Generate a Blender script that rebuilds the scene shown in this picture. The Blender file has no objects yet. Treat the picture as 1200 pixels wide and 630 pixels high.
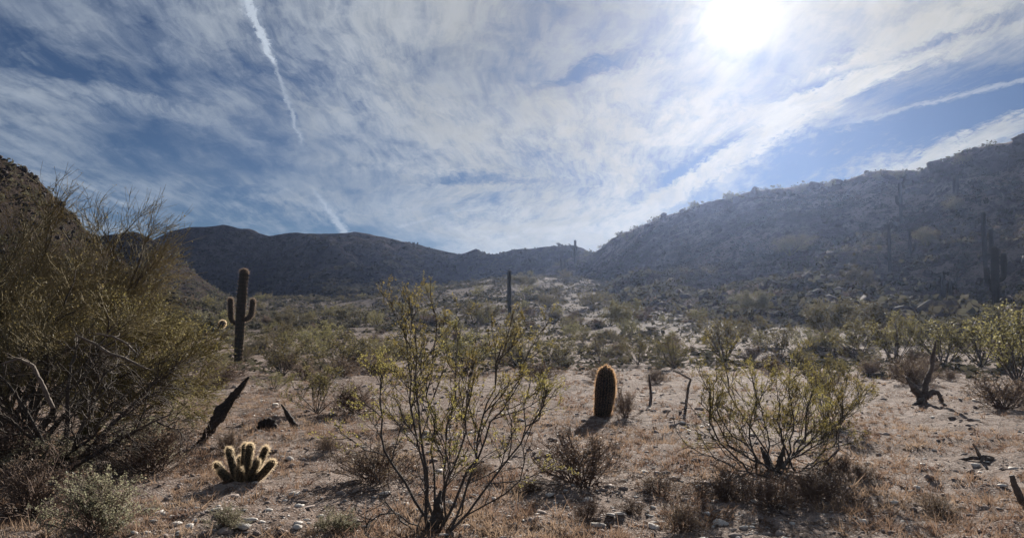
import bpy, math
import numpy as np
from mathutils import Vector

RNG = np.random.default_rng(7)
SC = bpy.context.scene
COL = SC.collection
R = math.radians

# ------------------------------------------------------------------ camera
CAM_H = 1.6
FPX, CX, CY, HORIZON = 906.0, 600.0, 315.0, 378.0       # photo pixels (1200 x 630)
PITCH = math.atan((HORIZON - CY) / FPX)
cd = bpy.data.cameras.new("camera")
cd.sensor_width = 36.0
cd.lens = FPX / 1200.0 * 36.0
cd.clip_start, cd.clip_end = 0.05, 5000.0
cam = bpy.data.objects.new("camera", cd)
COL.objects.link(cam)
cam.location = (0, 0, CAM_H)
cam.rotation_euler = (math.pi / 2 + PITCH, 0, 0)
SC.camera = cam


def ray(px, py):
    """world direction of a photo pixel"""
    a, b = (px - CX) / FPX, (CY - py) / FPX
    d = np.array([a, math.cos(PITCH) - math.sin(PITCH) * b, math.sin(PITCH) + math.cos(PITCH) * b])
    return d / np.linalg.norm(d)


# ------------------------------------------------------------------ light and exposure
SUN_DIR = ray(866, 18)
SUN_EL = math.asin(SUN_DIR[2])
SUN_AZ = math.atan2(SUN_DIR[0], SUN_DIR[1])              # from +Y towards +X
SKY_STRENGTH = 0.050
SKY_TINT = (0.25, 0.275, 0.325)                           # the photograph's cool white balance
SUN_STRENGTH = 5.0
SC.view_settings.view_transform = 'Standard'
SC.view_settings.look = 'None'
SC.view_settings.gamma = 1.0
SC.view_settings.use_curve_mapping = False
SC.view_settings.exposure = 1.15

sd = bpy.data.lights.new("sun", 'SUN')
sd.energy = SUN_STRENGTH
sd.angle = R(0.6)
sd.color = (1.0, 0.935, 0.85)
sun = bpy.data.objects.new("sun", sd)
COL.objects.link(sun)
sun.location = (30, 60, 60)
sun.rotation_euler = Vector(SUN_DIR).to_track_quat('Z', 'Y').to_euler()

SC.cycles.max_bounces = 6
SC.cycles.diffuse_bounces = 3
SC.cycles.glossy_bounces = 2
SC.cycles.transmission_bounces = 3
SC.cycles.volume_bounces = 0
SC.cycles.use_denoising = True
SC.cycles.sample_clamp_indirect = 4.0


# ------------------------------------------------------------------ node helpers
class NT:
    def __init__(self, tree):
        self.t = tree
        tree.nodes.clear()

    def n(self, kind, **kw):
        nd = self.t.nodes.new(kind)
        for k, v in kw.items():
            setattr(nd, k, v)
        return nd

    def l(self, a, b):
        self.t.links.new(a, b)

    def inp(self, sock, v):
        if isinstance(v, bpy.types.NodeSocket):
            self.l(v, sock)
        else:
            sock.default_value = v

    def m(self, op, a, b=0.0, c=0.0, clamp=False):
        nd = self.n('ShaderNodeMath', operation=op, use_clamp=clamp)
        self.inp(nd.inputs[0], a); self.inp(nd.inputs[1], b); self.inp(nd.inputs[2], c)
        return nd.outputs[0]

    def step(self, v, lo, hi, tlo=0.0, thi=1.0):
        nd = self.n('ShaderNodeMapRange', interpolation_type='SMOOTHSTEP')
        self.inp(nd.inputs['Value'], v)
        self.inp(nd.inputs['From Min'], lo); self.inp(nd.inputs['From Max'], hi)
        self.inp(nd.inputs['To Min'], tlo); self.inp(nd.inputs['To Max'], thi)
        return nd.outputs[0]

    def mix(self, f, a, b):
        nd = self.n('ShaderNodeMix', data_type='RGBA')
        self.inp(nd.inputs[0], f)
        for s, v in ((nd.inputs[6], a), (nd.inputs[7], b)):
            self.inp(s, v if isinstance(v, bpy.types.NodeSocket) else (*v, 1.0))
        return nd.outputs[2]

    def vec(self, x, y, z=0.0):
        nd = self.n('ShaderNodeCombineXYZ')
        for i, v in enumerate((x, y, z)):
            self.inp(nd.inputs[i], v)
        return nd.outputs[0]

    def noise(self, vec, scale, detail=4.0, rough=0.55, dist=0.0, lac=2.0):
        nd = self.n('ShaderNodeTexNoise')
        if vec is not None:
            self.l(vec, nd.inputs['Vector'])
        nd.inputs['Scale'].default_value = scale
        nd.inputs['Detail'].default_value = detail
        nd.inputs['Roughness'].default_value = rough
        nd.inputs['Lacunarity'].default_value = lac
        nd.inputs['Distortion'].default_value = dist
        return nd.outputs['Fac']


# ------------------------------------------------------------------ sky: daylight plus a sheet of cirrus
ZC = 0.16


def plane(px, py):
    d = ray(px, py)
    return np.array([d[0] / (d[2] + ZC), d[1] / (d[2] + ZC)])


def build_world():
    w = bpy.data.worlds.new("World")
    SC.world = w
    w.use_nodes = True
    N = NT(w.node_tree)
    tc = N.n('ShaderNodeTexCoord').outputs['Generated']
    nrm = N.n('ShaderNodeVectorMath', operation='NORMALIZE')
    N.l(tc, nrm.inputs[0])
    D = nrm.outputs[0]
    sp = N.n('ShaderNodeSeparateXYZ'); N.l(D, sp.inputs[0])
    x, y, z = sp.outputs
    zz = N.m('ADD', N.m('MAXIMUM', z, 0.0), ZC)
    u = N.m('DIVIDE', x, zz)
    v = N.m('DIVIDE', y, zz)
    sky = N.n('ShaderNodeTexSky', sky_type='NISHITA', sun_disc=False)
    sky.sun_elevation = SUN_EL
    sky.sun_rotation = SUN_AZ
    sky.altitude = 1200
    sky.air_density, sky.dust_density, sky.ozone_density = 1.0, 0.0, 3.0

    # a little wander so that no streak is ruler straight
    wob = N.noise(N.vec(u, v, 3.1), 0.9, 3.0, 0.5)
    wob = N.m('SUBTRACT', wob, 0.5)
    wob2 = N.m('SUBTRACT', N.noise(N.vec(u, v, 9.7), 7.0, 6.0, 0.62), 0.5)
    us = N.m('ADD', u, N.m('MULTIPLY', wob, 0.45))
    vs = N.m('ADD', v, N.m('MULTIPLY', wob2, 0.22))

    broad = N.noise(N.vec(N.m('MULTIPLY', us, 1.0), N.m('MULTIPLY', v, 0.75), 1.3), 1.15, 4.0, 0.55, 0.4)
    streak = N.noise(N.vec(N.m('MULTIPLY', us, 1.7), N.m('MULTIPLY', vs, 0.95), 5.2), 2.3, 8.0, 0.68, 0.2)
    fine = N.noise(N.vec(N.m('MULTIPLY', us, 3.0), N.m('MULTIPLY', vs, 1.1), 2.2), 5.0, 9.0, 0.70, 0.15)
    fine2 = N.noise(N.vec(N.m('MULTIPLY', us, 2.2), N.m('MULTIPLY', vs, 1.6), 7.9), 17.0, 6.0, 0.65, 0.6)

    def band(p0, p1, hw0, hw1, rough, e0=0.06, e1=0.06, feather=1.0):
        """soft-edged streak lying in the cloud sheet, given by two points of it"""
        A, B = plane(*p0), plane(*p1)
        L = np.linalg.norm(B - A); d = (B - A) / L; n = np.array([-d[1], d[0]])

        def half(p, q, hw):
            t = np.array(q, float) - np.array(p, float); t /= np.linalg.norm(t)
            k = plane(p[0] - t[1] * hw, p[1] + t[0] * hw) - plane(*p)
            return abs(k @ n) + 1e-4
        w0, w1 = half(p0, p1, hw0), half(p1, p0, hw1)
        s = N.m('DIVIDE', N.m('ADD', N.m('MULTIPLY', N.m('SUBTRACT', u, float(A[0])), float(d[0])),
                              N.m('MULTIPLY', N.m('SUBTRACT', v, float(A[1])), float(d[1]))), float(L))
        t = N.m('ADD', N.m('MULTIPLY', N.m('SUBTRACT', u, float(A[0])), float(n[0])),
                N.m('MULTIPLY', N.m('SUBTRACT', v, float(A[1])), float(n[1])))
        wd = N.m('MAXIMUM', N.m('ADD', N.m('MULTIPLY', s, float(w1 - w0)), float(w0)), float(min(w0, w1)) * 0.5)
        q = N.m('DIVIDE', t, wd)
        q = N.m('ADD', q, N.m('MULTIPLY', wob2, rough))
        q = N.m('ADD', q, N.m('MULTIPLY', N.m('SUBTRACT', fine2, 0.5), rough * 1.2))
        core = N.step(N.m('ABSOLUTE', q), 1.0 + 0.0 * feather, 1.0 - feather)
        gate = N.m('MULTIPLY', N.step(s, -e0, e0), N.step(s, 1.0 + e1, 1.0 - e1))
        return N.m('MULTIPLY', core, gate)

    dens = N.m('ADD', N.m('MULTIPLY', broad, 1.75), N.m('MULTIPLY', streak, 1.15))
    tex = N.step(N.noise(N.vec(u, N.m('MULTIPLY', v, .7), 11.4), 1.7, 2.0, 0.5), .38, .62, .25, 1.0)
    dens = N.m('ADD', dens, N.m('ADD', N.m('MULTIPLY', N.m('SUBTRACT', fine, .5), N.m('MULTIPLY', tex, 1.05)), .375))
    # the sheet thickens towards the sun side
    dens = N.m('ADD', dens, N.step(u, -1.2, 0.6, -0.05, 0.09))
    for args, k in ((((680, 300), (1030, 70), 16, 34, 1.1, .2, .2), 0.72),
                    (((860, 150), (1130, 40), 18, 36, 1.5, .2, .2), 0.40),
                    (((1040, 215), (1260, 110), 20, 24, 1.2, .1, .1), 0.55),
                    (((700, 240), (850, 90), 22, 60, 1.3, .3, .3), 0.18),
                    (((600, 285), (720, 262), 9, 10, 1.2, .2, .2), 0.28),
                    (((60, 90), (330, 178), 22, 14, 1.5, .2, .2), 0.12)):
        dens = N.m('ADD', dens, N.m('MULTIPLY', band(*args), k))
    for args, k in ((((905, 205), (1240, 105), 40, 42, 1.7, .2, .2), 0.38),
                    (((765, 225), (930, 118), 13, 17, 1.4, .4, .4), 0.62),
                    (((930, 110), (1190, 15), 8, 14, 1.8, .25, .25), 0.55),
                    (((640, 102), (760, 58), 10, 26, 1.5, .4, .4), 0.34),
                    (((480, 210), (650, 212), 9, 10, 1.8, .4, .4), 0.32),
                    (((0, 75), (200, 110), 16, 8, 1.6, .2, .2), 0.16)):
        dens = N.m('SUBTRACT', dens, N.m('MULTIPLY', band(*args), k))
    cloud = N.step(dens, 1.43, 2.28)
    cloud = N.m('MULTIPLY', cloud, N.step(fine, 0.25, 0.60, 0.62, 1.0))
    # aircraft trails
    trail = None
    for args, k in ((((278, -30), (322, 78), 15, 7, 1.9, .05, .10, .9), 0.95),
                    (((320, 70), (356, 174), 6, 4.5, 2.4, .2, .2, .95), 0.62),
                    (((368, 222), (410, 280), 3.5, 11, 1.3, .12, .10, .9), 0.62),
                    (((975, 148), (1290, 74), 5, 4.5, 2.4, .25, .1, .95), 0.42),
                    (((462, 268), (545, 244), 3, 2.5, 1.4, .1, .1, .9), 0.35)):
        b = N.m('MULTIPLY', band(*args), k)
        trail = b if trail is None else N.m('MAXIMUM', trail, b)
    cloud = N.m('MAXIMUM', cloud, trail)
    cloud = N.m('MULTIPLY', cloud, N.step(z, -0.02, 0.05))

    # cirrus scatters sunlight forward: brighter the nearer to the sun
    dt = N.n('ShaderNodeVectorMath', operation='DOT_PRODUCT')
    N.l(D, dt.inputs[0]); dt.inputs[1].default_value = tuple(SUN_DIR)
    c = N.m('MAXIMUM', dt.outputs['Value'], 0.0)
    g1 = N.m('POWER', c, 14.0)
    g2 = N.m('POWER', c, 90.0)
    g3 = N.m('POWER', c, 650.0)
    thick = N.step(streak, 0.40, 0.72)
    base = N.m('SUBTRACT', 0.252, N.m('MULTIPLY', N.step(streak, .40, .62), 0.04))
    lum = N.m('ADD', base, N.m('MULTIPLY', g1, 0.0))
    lum = N.m('ADD', lum, N.m('MULTIPLY', g2, 0.03))
    lum = N.m('ADD', lum, N.m('MULTIPLY', trail, 0.10))
    ccol = N.mix(g1, (0.82, 0.94, 1.10), (1.13, 1.02, 0.76))
    cm = N.n('ShaderNodeVectorMath', operation='SCALE')
    N.l(ccol, cm.inputs[0]); N.l(lum, cm.inputs['Scale'])
    sc = N.n('ShaderNodeVectorMath', operation='SCALE')
    tn = N.n('ShaderNodeVectorMath', operation='MULTIPLY')
    N.l(sky.outputs[0], tn.inputs[0]); tn.inputs[1].default_value = SKY_TINT
    N.l(tn.outputs[0], sc.inputs[0]); sc.inputs['Scale'].default_value = SKY_STRENGTH
    mx = N.mix(N.m('MULTIPLY', cloud, 0.90), sc.outputs[0], cm.outputs[0])
    # sun seen through the veil
    disc = N.m('POWER', c, 2600.0)
    gl = N.m('ADD', N.m('MULTIPLY', disc, 0.62), N.m('MULTIPLY', g3, 0.13))
    gl = N.m('ADD', gl, N.m('MULTIPLY', g2, 0.03))
    gc = N.n('ShaderNodeVectorMath', operation='SCALE')
    gc.inputs[0].default_value = (1.0, 0.92, 0.66); N.l(gl, gc.inputs['Scale'])
    ad = N.n('ShaderNodeVectorMath', operation='ADD')
    N.l(mx, ad.inputs[0]); N.l(gc.outputs[0], ad.inputs[1])
    bg = N.n('ShaderNodeBackground'); bg.inputs['Strength'].default_value = 1.0
    N.l(ad.outputs[0], bg.inputs['Color'])
    out = N.n('ShaderNodeOutputWorld')
    N.l(bg.outputs[0], out.inputs['Surface'])
    w.cycles.sampling_method = 'MANUAL'
    w.cycles.sample_map_resolution = 512


build_world()


# ------------------------------------------------------------------ numpy noise
_perm = np.random.default_rng(11).permutation(4096)


def _hash(ix, iy, iz):
    return _perm[(_perm[(_perm[ix & 4095] + iy) & 4095] + iz) & 4095] / 2047.5 - 1.0


def vnoise(x, y, z=0.0):
    x, y, z = np.broadcast_arrays(np.asarray(x, float), np.asarray(y, float), np.asarray(z, float))
    ix, iy, iz = (np.floor(a).astype(np.int64) for a in (x, y, z))
    fx, fy, fz = x - ix, y - iy, z - iz
    fx, fy, fz = (f * f * f * (f * (f * 6 - 15) + 10) for f in (fx, fy, fz))
    r = 0
    for dx in (0, 1):
        for dy in (0, 1):
            for dz in (0, 1):
                w = (fx if dx else 1 - fx) * (fy if dy else 1 - fy) * (fz if dz else 1 - fz)
                r = r + w * _hash(ix + dx, iy + dy, iz + dz)
    return r


def fbm(x, y, z=0.0, octaves=4, gain=0.5):
    r, a = 0.0, 1.0
    for k in range(octaves):
        r = r + a * vnoise(np.asarray(x) * 2 ** k + 17.3 * k, np.asarray(y) * 2 ** k - 9.1 * k, np.asarray(z) * 2 ** k)
        a *= gain
    return r


def ridged(x, y, z=0.0, octaves=4, gain=0.5):
    r, a = 0.0, 1.0
    for k in range(octaves):
        r = r + a * (1.0 - 2.0 * np.abs(vnoise(np.asarray(x) * 2 ** k + 5.7 * k, np.asarray(y) * 2 ** k + 3.3 * k, z)))
        a *= gain
    return r


# ------------------------------------------------------------------ materials
MATS = {}


def principled(N, rough=0.9, spec=0.2):
    b = N.n('ShaderNodeBsdfPrincipled')
    b.inputs['Roughness'].default_value = rough
    b.inputs['Specular IOR Level'].default_value = spec
    return b


def newmat(name):
    m = bpy.data.materials.new(name)
    m.use_nodes = True
    MATS[name] = m
    return m, NT(m.node_tree)


def finish(N, shader, bump=None):
    o = N.n('ShaderNodeOutputMaterial')
    N.l(shader, o.inputs['Surface'])


def bumped(N, b, height, strength, dist):
    bp = N.n('ShaderNodeBump')
    bp.inputs['Strength'].default_value = strength
    bp.inputs['Distance'].default_value = dist
    N.l(height, bp.inputs['Height'])
    N.l(bp.outputs[0], b.inputs['Normal'])


def ground_mat():
    m, N = newmat('desert_soil')
    P = N.n('ShaderNodeNewGeometry').outputs['Position']
    n1 = N.noise(P, 0.35, 5, 0.6)
    n2 = N.noise(P, 5.0, 6, 0.65)
    n3 = N.noise(P, 42.0, 4, 0.6)
    vo = N.n('ShaderNodeTexVoronoi'); N.l(P, vo.inputs['Vector']); vo.inputs['Scale'].default_value = 34.0
    vr = N.n('ShaderNodeTexVoronoi'); N.l(P, vr.inputs['Vector']); vr.inputs['Scale'].default_value = 85.0
    c = N.mix(N.step(n1, .35, .65), (0.225, 0.166, 0.134), (0.335, 0.270, 0.232))
    c = N.mix(N.step(n2, .42, .58, 0, .85), c, (0.095, 0.064, 0.048))
    c = N.mix(N.step(N.noise(P, 0.75, 4, 0.6), .48, .64, 0, .75), c, (0.120, 0.074, 0.052))
    c = N.mix(N.step(n3, .52, .70, 0, .55), c, (0.36, 0.30, 0.255))
    sep = N.n('ShaderNodeSeparateColor'); N.l(vo.outputs['Color'], sep.inputs[0])
    c = N.mix(N.m('MULTIPLY', N.step(sep.outputs[0], .62, .66), N.step(vo.outputs['Distance'], .5, .3)), c, (0.34, 0.30, 0.28))
    c = N.mix(N.m('MULTIPLY', N.step(sep.outputs[1], .86, .9), N.step(vo.outputs['Distance'], .5, .3)), c, (0.42, 0.38, 0.345))
    # darker varnished rubble on the rising ground
    sp = N.n('ShaderNodeSeparateXYZ'); N.l(P, sp.inputs[0])
    n4 = N.noise(P, 0.9, 6, 0.7)
    rub = N.m('MULTIPLY', N.step(sp.outputs[2], .15, 1.6), N.step(n4, .38, .56, .75, 1.0))
    c = N.mix(N.m('MULTIPLY', rub, .85), c, (0.080, 0.063, 0.056))
    b = principled(N, 0.9, 0.03)
    N.l(c, b.inputs['Base Color'])
    h = N.m('ADD', N.m('MULTIPLY', n2, 0.6), N.m('MULTIPLY', N.step(vo.outputs['Distance'], .55, .0), .45))
    h = N.m('ADD', h, N.m('MULTIPLY', N.step(vr.outputs['Distance'], .55, .0), .2))
    h = N.m('ADD', h, N.m('MULTIPLY', n3, .25))
    bumped(N, b, h, 1.0, 0.055)
    finish(N, b.outputs[0])


def hill_mat(name, soil, dark, veg, s):
    m, N = newmat(name)
    P = N.n('ShaderNodeNewGeometry').outputs['Position']
    n1 = N.noise(P, 0.05 * s, 6, 0.62)
    n2 = N.noise(P, 0.35 * s, 8, 0.68)
    n3 = N.noise(P, 1.6 * s, 6, 0.65)
    vo = N.n('ShaderNodeTexVoronoi'); N.l(P, vo.inputs['Vector']); vo.inputs['Scale'].default_value = 0.9 * s
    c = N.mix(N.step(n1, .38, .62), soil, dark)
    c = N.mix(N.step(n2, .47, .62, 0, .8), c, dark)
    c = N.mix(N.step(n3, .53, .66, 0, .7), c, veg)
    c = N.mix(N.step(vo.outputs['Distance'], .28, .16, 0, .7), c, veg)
    b = principled(N, 1.0, 0.0)
    N.l(c, b.inputs['Base Color'])
    h = N.m('ADD', n2, N.m('MULTIPLY', n3, .5))
    bumped(N, b, h, 1.0, 0.9 / s)
    finish(N, b.outputs[0])


def leaf_mat(name, c1, c2, c3, trans=0.45, nscale=30.0, rough=0.6, spec=0.2):
    m, N = newmat(name)
    P = N.n('ShaderNodeNewGeometry').outputs['Position']
    oi = N.n('ShaderNodeObjectInfo').outputs['Random']
    n1 = N.noise(P, nscale, 2, 0.6)
    n2 = N.noise(P, nscale * 0.12, 2, 0.5)
    c = N.mix(N.step(n1, .35, .65), c1, c2)
    c = N.mix(N.step(n2, .45, .68, 0, .8), c, c3)
    hs = N.n('ShaderNodeHueSaturation')
    N.inp(hs.inputs['Hue'], N.m('ADD', 0.485, N.m('MULTIPLY', oi, 0.03)))
    N.inp(hs.inputs['Value'], N.m('ADD', 0.62, N.m('MULTIPLY', oi, 0.7)))
    N.l(c, hs.inputs['Color'])
    b = principled(N, rough, spec)
    N.l(hs.outputs[0], b.inputs['Base Color'])
    t = N.n('ShaderNodeBsdfTranslucent'); N.l(hs.outputs[0], t.inputs['Color'])
    mx = N.n('ShaderNodeMixShader'); mx.inputs[0].default_value = trans
    N.l(b.outputs[0], mx.inputs[1]); N.l(t.outputs[0], mx.inputs[2])
    finish(N, mx.outputs[0])


def bark_mat(name, c1, c2, scale=30.0, bump=0.006, spec=0.2, rough=0.85):
    m, N = newmat(name)
    P = N.n('ShaderNodeTexCoord').outputs['Object']
    n1 = N.noise(P, scale, 5, 0.65)
    n2 = N.noise(P, scale * 0.13, 3, 0.5)
    c = N.mix(N.step(N.m('ADD', N.m('MULTIPLY', n1, .6), N.m('MULTIPLY', n2, .5)), .42, .70), c1, c2)
    b = principled(N, rough, spec)
    N.l(c, b.inputs['Base Color'])
    bumped(N, b, n1, 0.8, bump)
    finish(N, b.outputs[0])


def spine_mat(name, c, trans=0.5):
    m, N = newmat(name)
    b = principled(N, 0.45, 0.4)
    b.inputs['Base Color'].default_value = (*c, 1)
    t = N.n('ShaderNodeBsdfTranslucent'); t.inputs['Color'].default_value = (*c, 1)
    mx = N.n('ShaderNodeMixShader'); mx.inputs[0].default_value = trans
    N.l(b.outputs[0], mx.inputs[1]); N.l(t.outputs[0], mx.inputs[2])
    finish(N, mx.outputs[0])


def rock_mat(name, c1, c2, c3, scale=6.0, bump=.01):
    m, N = newmat(name)
    P = N.n('ShaderNodeNewGeometry').outputs['Position']
    oi = N.n('ShaderNodeObjectInfo').outputs['Random']
    n1 = N.noise(P, scale, 5, 0.65)
    n2 = N.noise(P, scale * 7, 4, 0.6)
    c = N.mix(N.step(n1, .38, .62), c1, c2)
    c = N.mix(N.step(n2, .5, .7, 0, .6), c, c3)
    hs = N.n('ShaderNodeHueSaturation')
    N.inp(hs.inputs['Value'], N.m('ADD', 0.85, N.m('MULTIPLY', oi, 0.3)))
    N.l(c, hs.inputs['Color'])
    b = principled(N, 0.9, 0.08)
    N.l(hs.outputs[0], b.inputs['Base Color'])
    bumped(N, b, n2, 0.7, bump)
    finish(N, b.outputs[0])


ground_mat()
hill_mat('dark_hill', (0.060, 0.047, 0.040), (0.028, 0.023, 0.021), (0.040, 0.034, 0.024), 1.6)  # the left hill's shade is darkened into these rock colours
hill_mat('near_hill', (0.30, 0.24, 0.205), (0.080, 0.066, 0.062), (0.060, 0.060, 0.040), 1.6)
hill_mat('far_hill', (0.085, 0.074, 0.074), (0.018, 0.019, 0.028), (0.022, 0.023, 0.026), 1.2)  # bluish shade of the distant ridges mixed into the rock colours
leaf_mat('creosote_leaf', (0.195, 0.160, 0.052), (0.250, 0.202, 0.072), (0.140, 0.120, 0.046), 0.64, 40)
leaf_mat('belt_leaf', (0.150, 0.130, 0.054), (0.195, 0.165, 0.074), (0.110, 0.098, 0.046), 0.55, 25)
leaf_mat('palo_verde_leaf', (0.170, 0.140, 0.055), (0.215, 0.175, 0.072), (0.125, 0.104, 0.046), 0.55, 30)
leaf_mat('sage_leaf', (0.235, 0.220, 0.150), (0.180, 0.172, 0.115), (0.275, 0.250, 0.170), 0.5, 40)
leaf_mat('dry_leaf', (0.170, 0.122, 0.085), (0.110, 0.080, 0.062), (0.220, 0.160, 0.105), 0.5, 40)
leaf_mat('dull_leaf', (0.130, 0.116, 0.066), (0.160, 0.138, 0.080), (0.095, 0.088, 0.055), 0.45, 8)
leaf_mat('straw', (0.275, 0.192, 0.128), (0.150, 0.095, 0.068), (0.38, 0.285, 0.195), 0.55, 9)
leaf_mat('hill_scrub', (0.070, 0.066, 0.044), (0.095, 0.084, 0.060), (0.048, 0.047, 0.034), 0.35, 0.9, 1.0, 0.0)
leaf_mat('far_scrub', (0.036, 0.036, 0.030), (0.050, 0.047, 0.040), (0.026, 0.027, 0.025), 0.25, 0.5, 1.0, 0.0)  # hill scrub darkened and greyed, carrying the shade of the far ridges
bark_mat('creosote_bark', (0.050, 0.042, 0.038), (0.105, 0.090, 0.080), 40)
bark_mat('mesquite_bark', (0.040, 0.031, 0.026), (0.090, 0.070, 0.055), 25)
bark_mat('twig_bark', (0.145, 0.116, 0.062), (0.225, 0.182, 0.100), 12)
bark_mat('green_bark', (0.150, 0.122, 0.052), (0.205, 0.165, 0.075), 12)
bark_mat('dry_twig', (0.120, 0.082, 0.066), (0.190, 0.138, 0.108), 12)
bark_mat('bleached_wood', (0.10, 0.08, 0.066), (0.20, 0.165, 0.135), 30)
bark_mat('charred_wood', (0.022, 0.018, 0.016), (0.050, 0.038, 0.032), 30, .01)
bark_mat('weathered_wood', (0.070, 0.055, 0.048), (0.15, 0.12, 0.10), 30, .01)
bark_mat('cactus_skin', (0.035, 0.032, 0.024), (0.058, 0.050, 0.038), 10, .004)
bark_mat('cholla_skin', (0.022, 0.019, 0.012), (0.040, 0.032, 0.020), 20, .004)
spine_mat('barrel_spine', (0.40, 0.255, 0.140), .95)
spine_mat('pale_spine', (0.62, 0.50, 0.34), .95)
spine_mat('saguaro_spine', (0.17, 0.125, 0.095), .85)
rock_mat('gravel_stone', (0.205, 0.162, 0.142), (0.33, 0.275, 0.245), (0.095, 0.076, 0.072), 3.0)
rock_mat('pale_stone', (0.44, 0.41, 0.375), (0.56, 0.53, 0.49), (0.30, 0.27, 0.245), 9.0)
rock_mat('shaded_stone', (0.030, 0.025, 0.024), (0.050, 0.041, 0.038), (0.070, 0.058, 0.052), 0.9, .05)  # darker hill stone: shade of the left hill put into its colour
rock_mat('dark_stone', (0.065, 0.053, 0.050), (0.105, 0.086, 0.078), (0.15, 0.125, 0.11), 0.9, .05)


# ------------------------------------------------------------------ mesh helpers
def mesh(name, verts, faces, mat=None, smooth=True):
    """faces: (k, n) int array of one polygon size, or a list of such arrays"""
    me = bpy.data.meshes.new(name)
    verts = np.asarray(verts, np.float32).reshape(-1, 3)
    fl = faces if isinstance(faces, list) else [faces]
    fl = [np.asarray(f, np.int32) for f in fl if len(f)]
    me.vertices.add(len(verts))
    me.vertices.foreach_set('co', verts.ravel())
    loops = np.concatenate([f.ravel() for f in fl])
    tot = np.concatenate([np.full(len(f), f.shape[1], np.int32) for f in fl])
    me.loops.add(len(loops)); me.loops.foreach_set('vertex_index', loops)
    me.polygons.add(len(tot))
    me.polygons.foreach_set('loop_start', np.concatenate([[0], np.cumsum(tot)[:-1]]).astype(np.int32))
    if smooth:
        me.polygons.foreach_set('use_smooth', np.ones(len(tot), bool))
    me.update(calc_edges=True)
    me.validate()
    if mat:
        me.materials.append(MATS[mat])
    return me


def link(name, data, parent=None, loc=(0, 0, 0), rot=(0, 0, 0), scale=1.0):
    o = bpy.data.objects.new(name, data)
    COL.objects.link(o)
    o.location = [float(a) for a in loc]
    o.rotation_euler = rot
    o.scale = (scale, scale, scale) if np.isscalar(scale) else scale
    o.parent = parent
    if name == 'twigs':                                  # too fine to pick apart
        o['kind'] = 'stuff'
    return o


def tag(o, label=None, category=None, group=None, kind=None):
    for k, v in (('label', label), ('category', category), ('group', group), ('kind', kind)):
        if v:
            o[k] = v
    return o


def join(parts):
    """parts: list of (verts, [faces...]) -> one (verts, [faces])"""
    V, F, off = [], [], 0
    for v, fs in parts:
        v = np.asarray(v).reshape(-1, 3)
        V.append(v)
        for f in (fs if isinstance(fs, list) else [fs]):
            if len(f):
                F.append(np.asarray(f) + off)
        off += len(v)
    by = {}
    for f in F:
        by.setdefault(f.shape[1], []).append(f)
    return np.concatenate(V), [np.concatenate(b) for b in by.values()]


def nz(v):
    return v / np.maximum(np.linalg.norm(v, axis=-1, keepdims=True), 1e-9)


# ------------------------------------------------------------------ the lie of the land
def ground_h(x, y):
    x, y = np.asarray(x, float), np.asarray(y, float)
    r = np.hypot(x, y)
    rise = np.clip(r - 30.0, 0.0, 115.0)
    k = np.interp(np.arctan2(x, y), [-.35, -.2, -.03, .1], [.060, .066, .100, .105])
    h = k * rise * rise / (rise + 25.0)
    und = np.clip((r - 8) / 25, 0, 1)
    h = h + und * 0.16 * fbm(x * 0.06, y * 0.06, 0.3, 3)
    h = h + 0.035 * fbm(x * 0.45, y * 0.45, 1.7, 3)
    h = h + 0.042 * fbm(x * 2.6, y * 2.6, 8.8, 3) * np.clip((45 - r) / 20, 0, 1)
    h = h + np.clip((r - 40) / 60, 0, 1) * 0.9 * fbm(x * 0.03, y * 0.03, 4.7, 3)
    return h


def hill(table, seed, amp, nscale, prof=1.25, gully=0.0, crest=0.6):
    """table rows: photo px, py of the crest, distance of the crest, distance of the foot"""
    t = np.array(table, float)
    ds = np.array([ray(a, b) for a, b in t[:, :2]])
    az = np.arctan2(ds[:, 0], ds[:, 1])
    te = ds[:, 2] / np.hypot(ds[:, 0], ds[:, 1])
    H = CAM_H + t[:, 2] * te

    def f(x, y):
        x, y = np.asarray(x, float), np.asarray(y, float)
        a, r = np.arctan2(x, y), np.hypot(x, y)
        D, F, Hr = np.interp(a, az, t[:, 2]), np.interp(a, az, t[:, 3]), np.interp(a, az, H)
        v = (r - F) / (D - F)
        g = ground_h(x, y)
        vv = np.clip(v, 0, 1)
        pr = np.interp(vv, *prof) if isinstance(prof, tuple) else vv ** prof
        up = np.where(v <= 1, pr * (1 - 0.12 * np.sin(math.pi * vv)), 1.0 - 0.55 * np.maximum(v - 1, 0) ** 1.2)
        up = np.where(np.isfinite(up), up, 1.0)
        g0 = ground_h(np.sin(a) * F, np.cos(a) * F)
        env = np.clip(v * 2.2, 0, 1)
        nse = amp * fbm(x * nscale, y * nscale, seed, 5, 0.55)
        gl = gully * np.minimum(ridged(x * nscale * 0.45, y * nscale * 0.45, seed + 3.3, 3) - 0.9, 0.05) * np.sin(math.pi * np.clip(v, 0, 1))
        h = g0 + (Hr - g0) * up + env * (nse * (1 - crest * np.clip(1 - np.abs(v - 1) / .24, 0, 1)) + gl)
        return np.where(v <= 0.0, g - 0.6 - 3.0 * np.clip(-v, 0, 1), np.where(v < .06, g + (h - g) * v / .06 - .6 * (1 - v / .06), h))
    f.az, f.t = az, t
    return f


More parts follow.
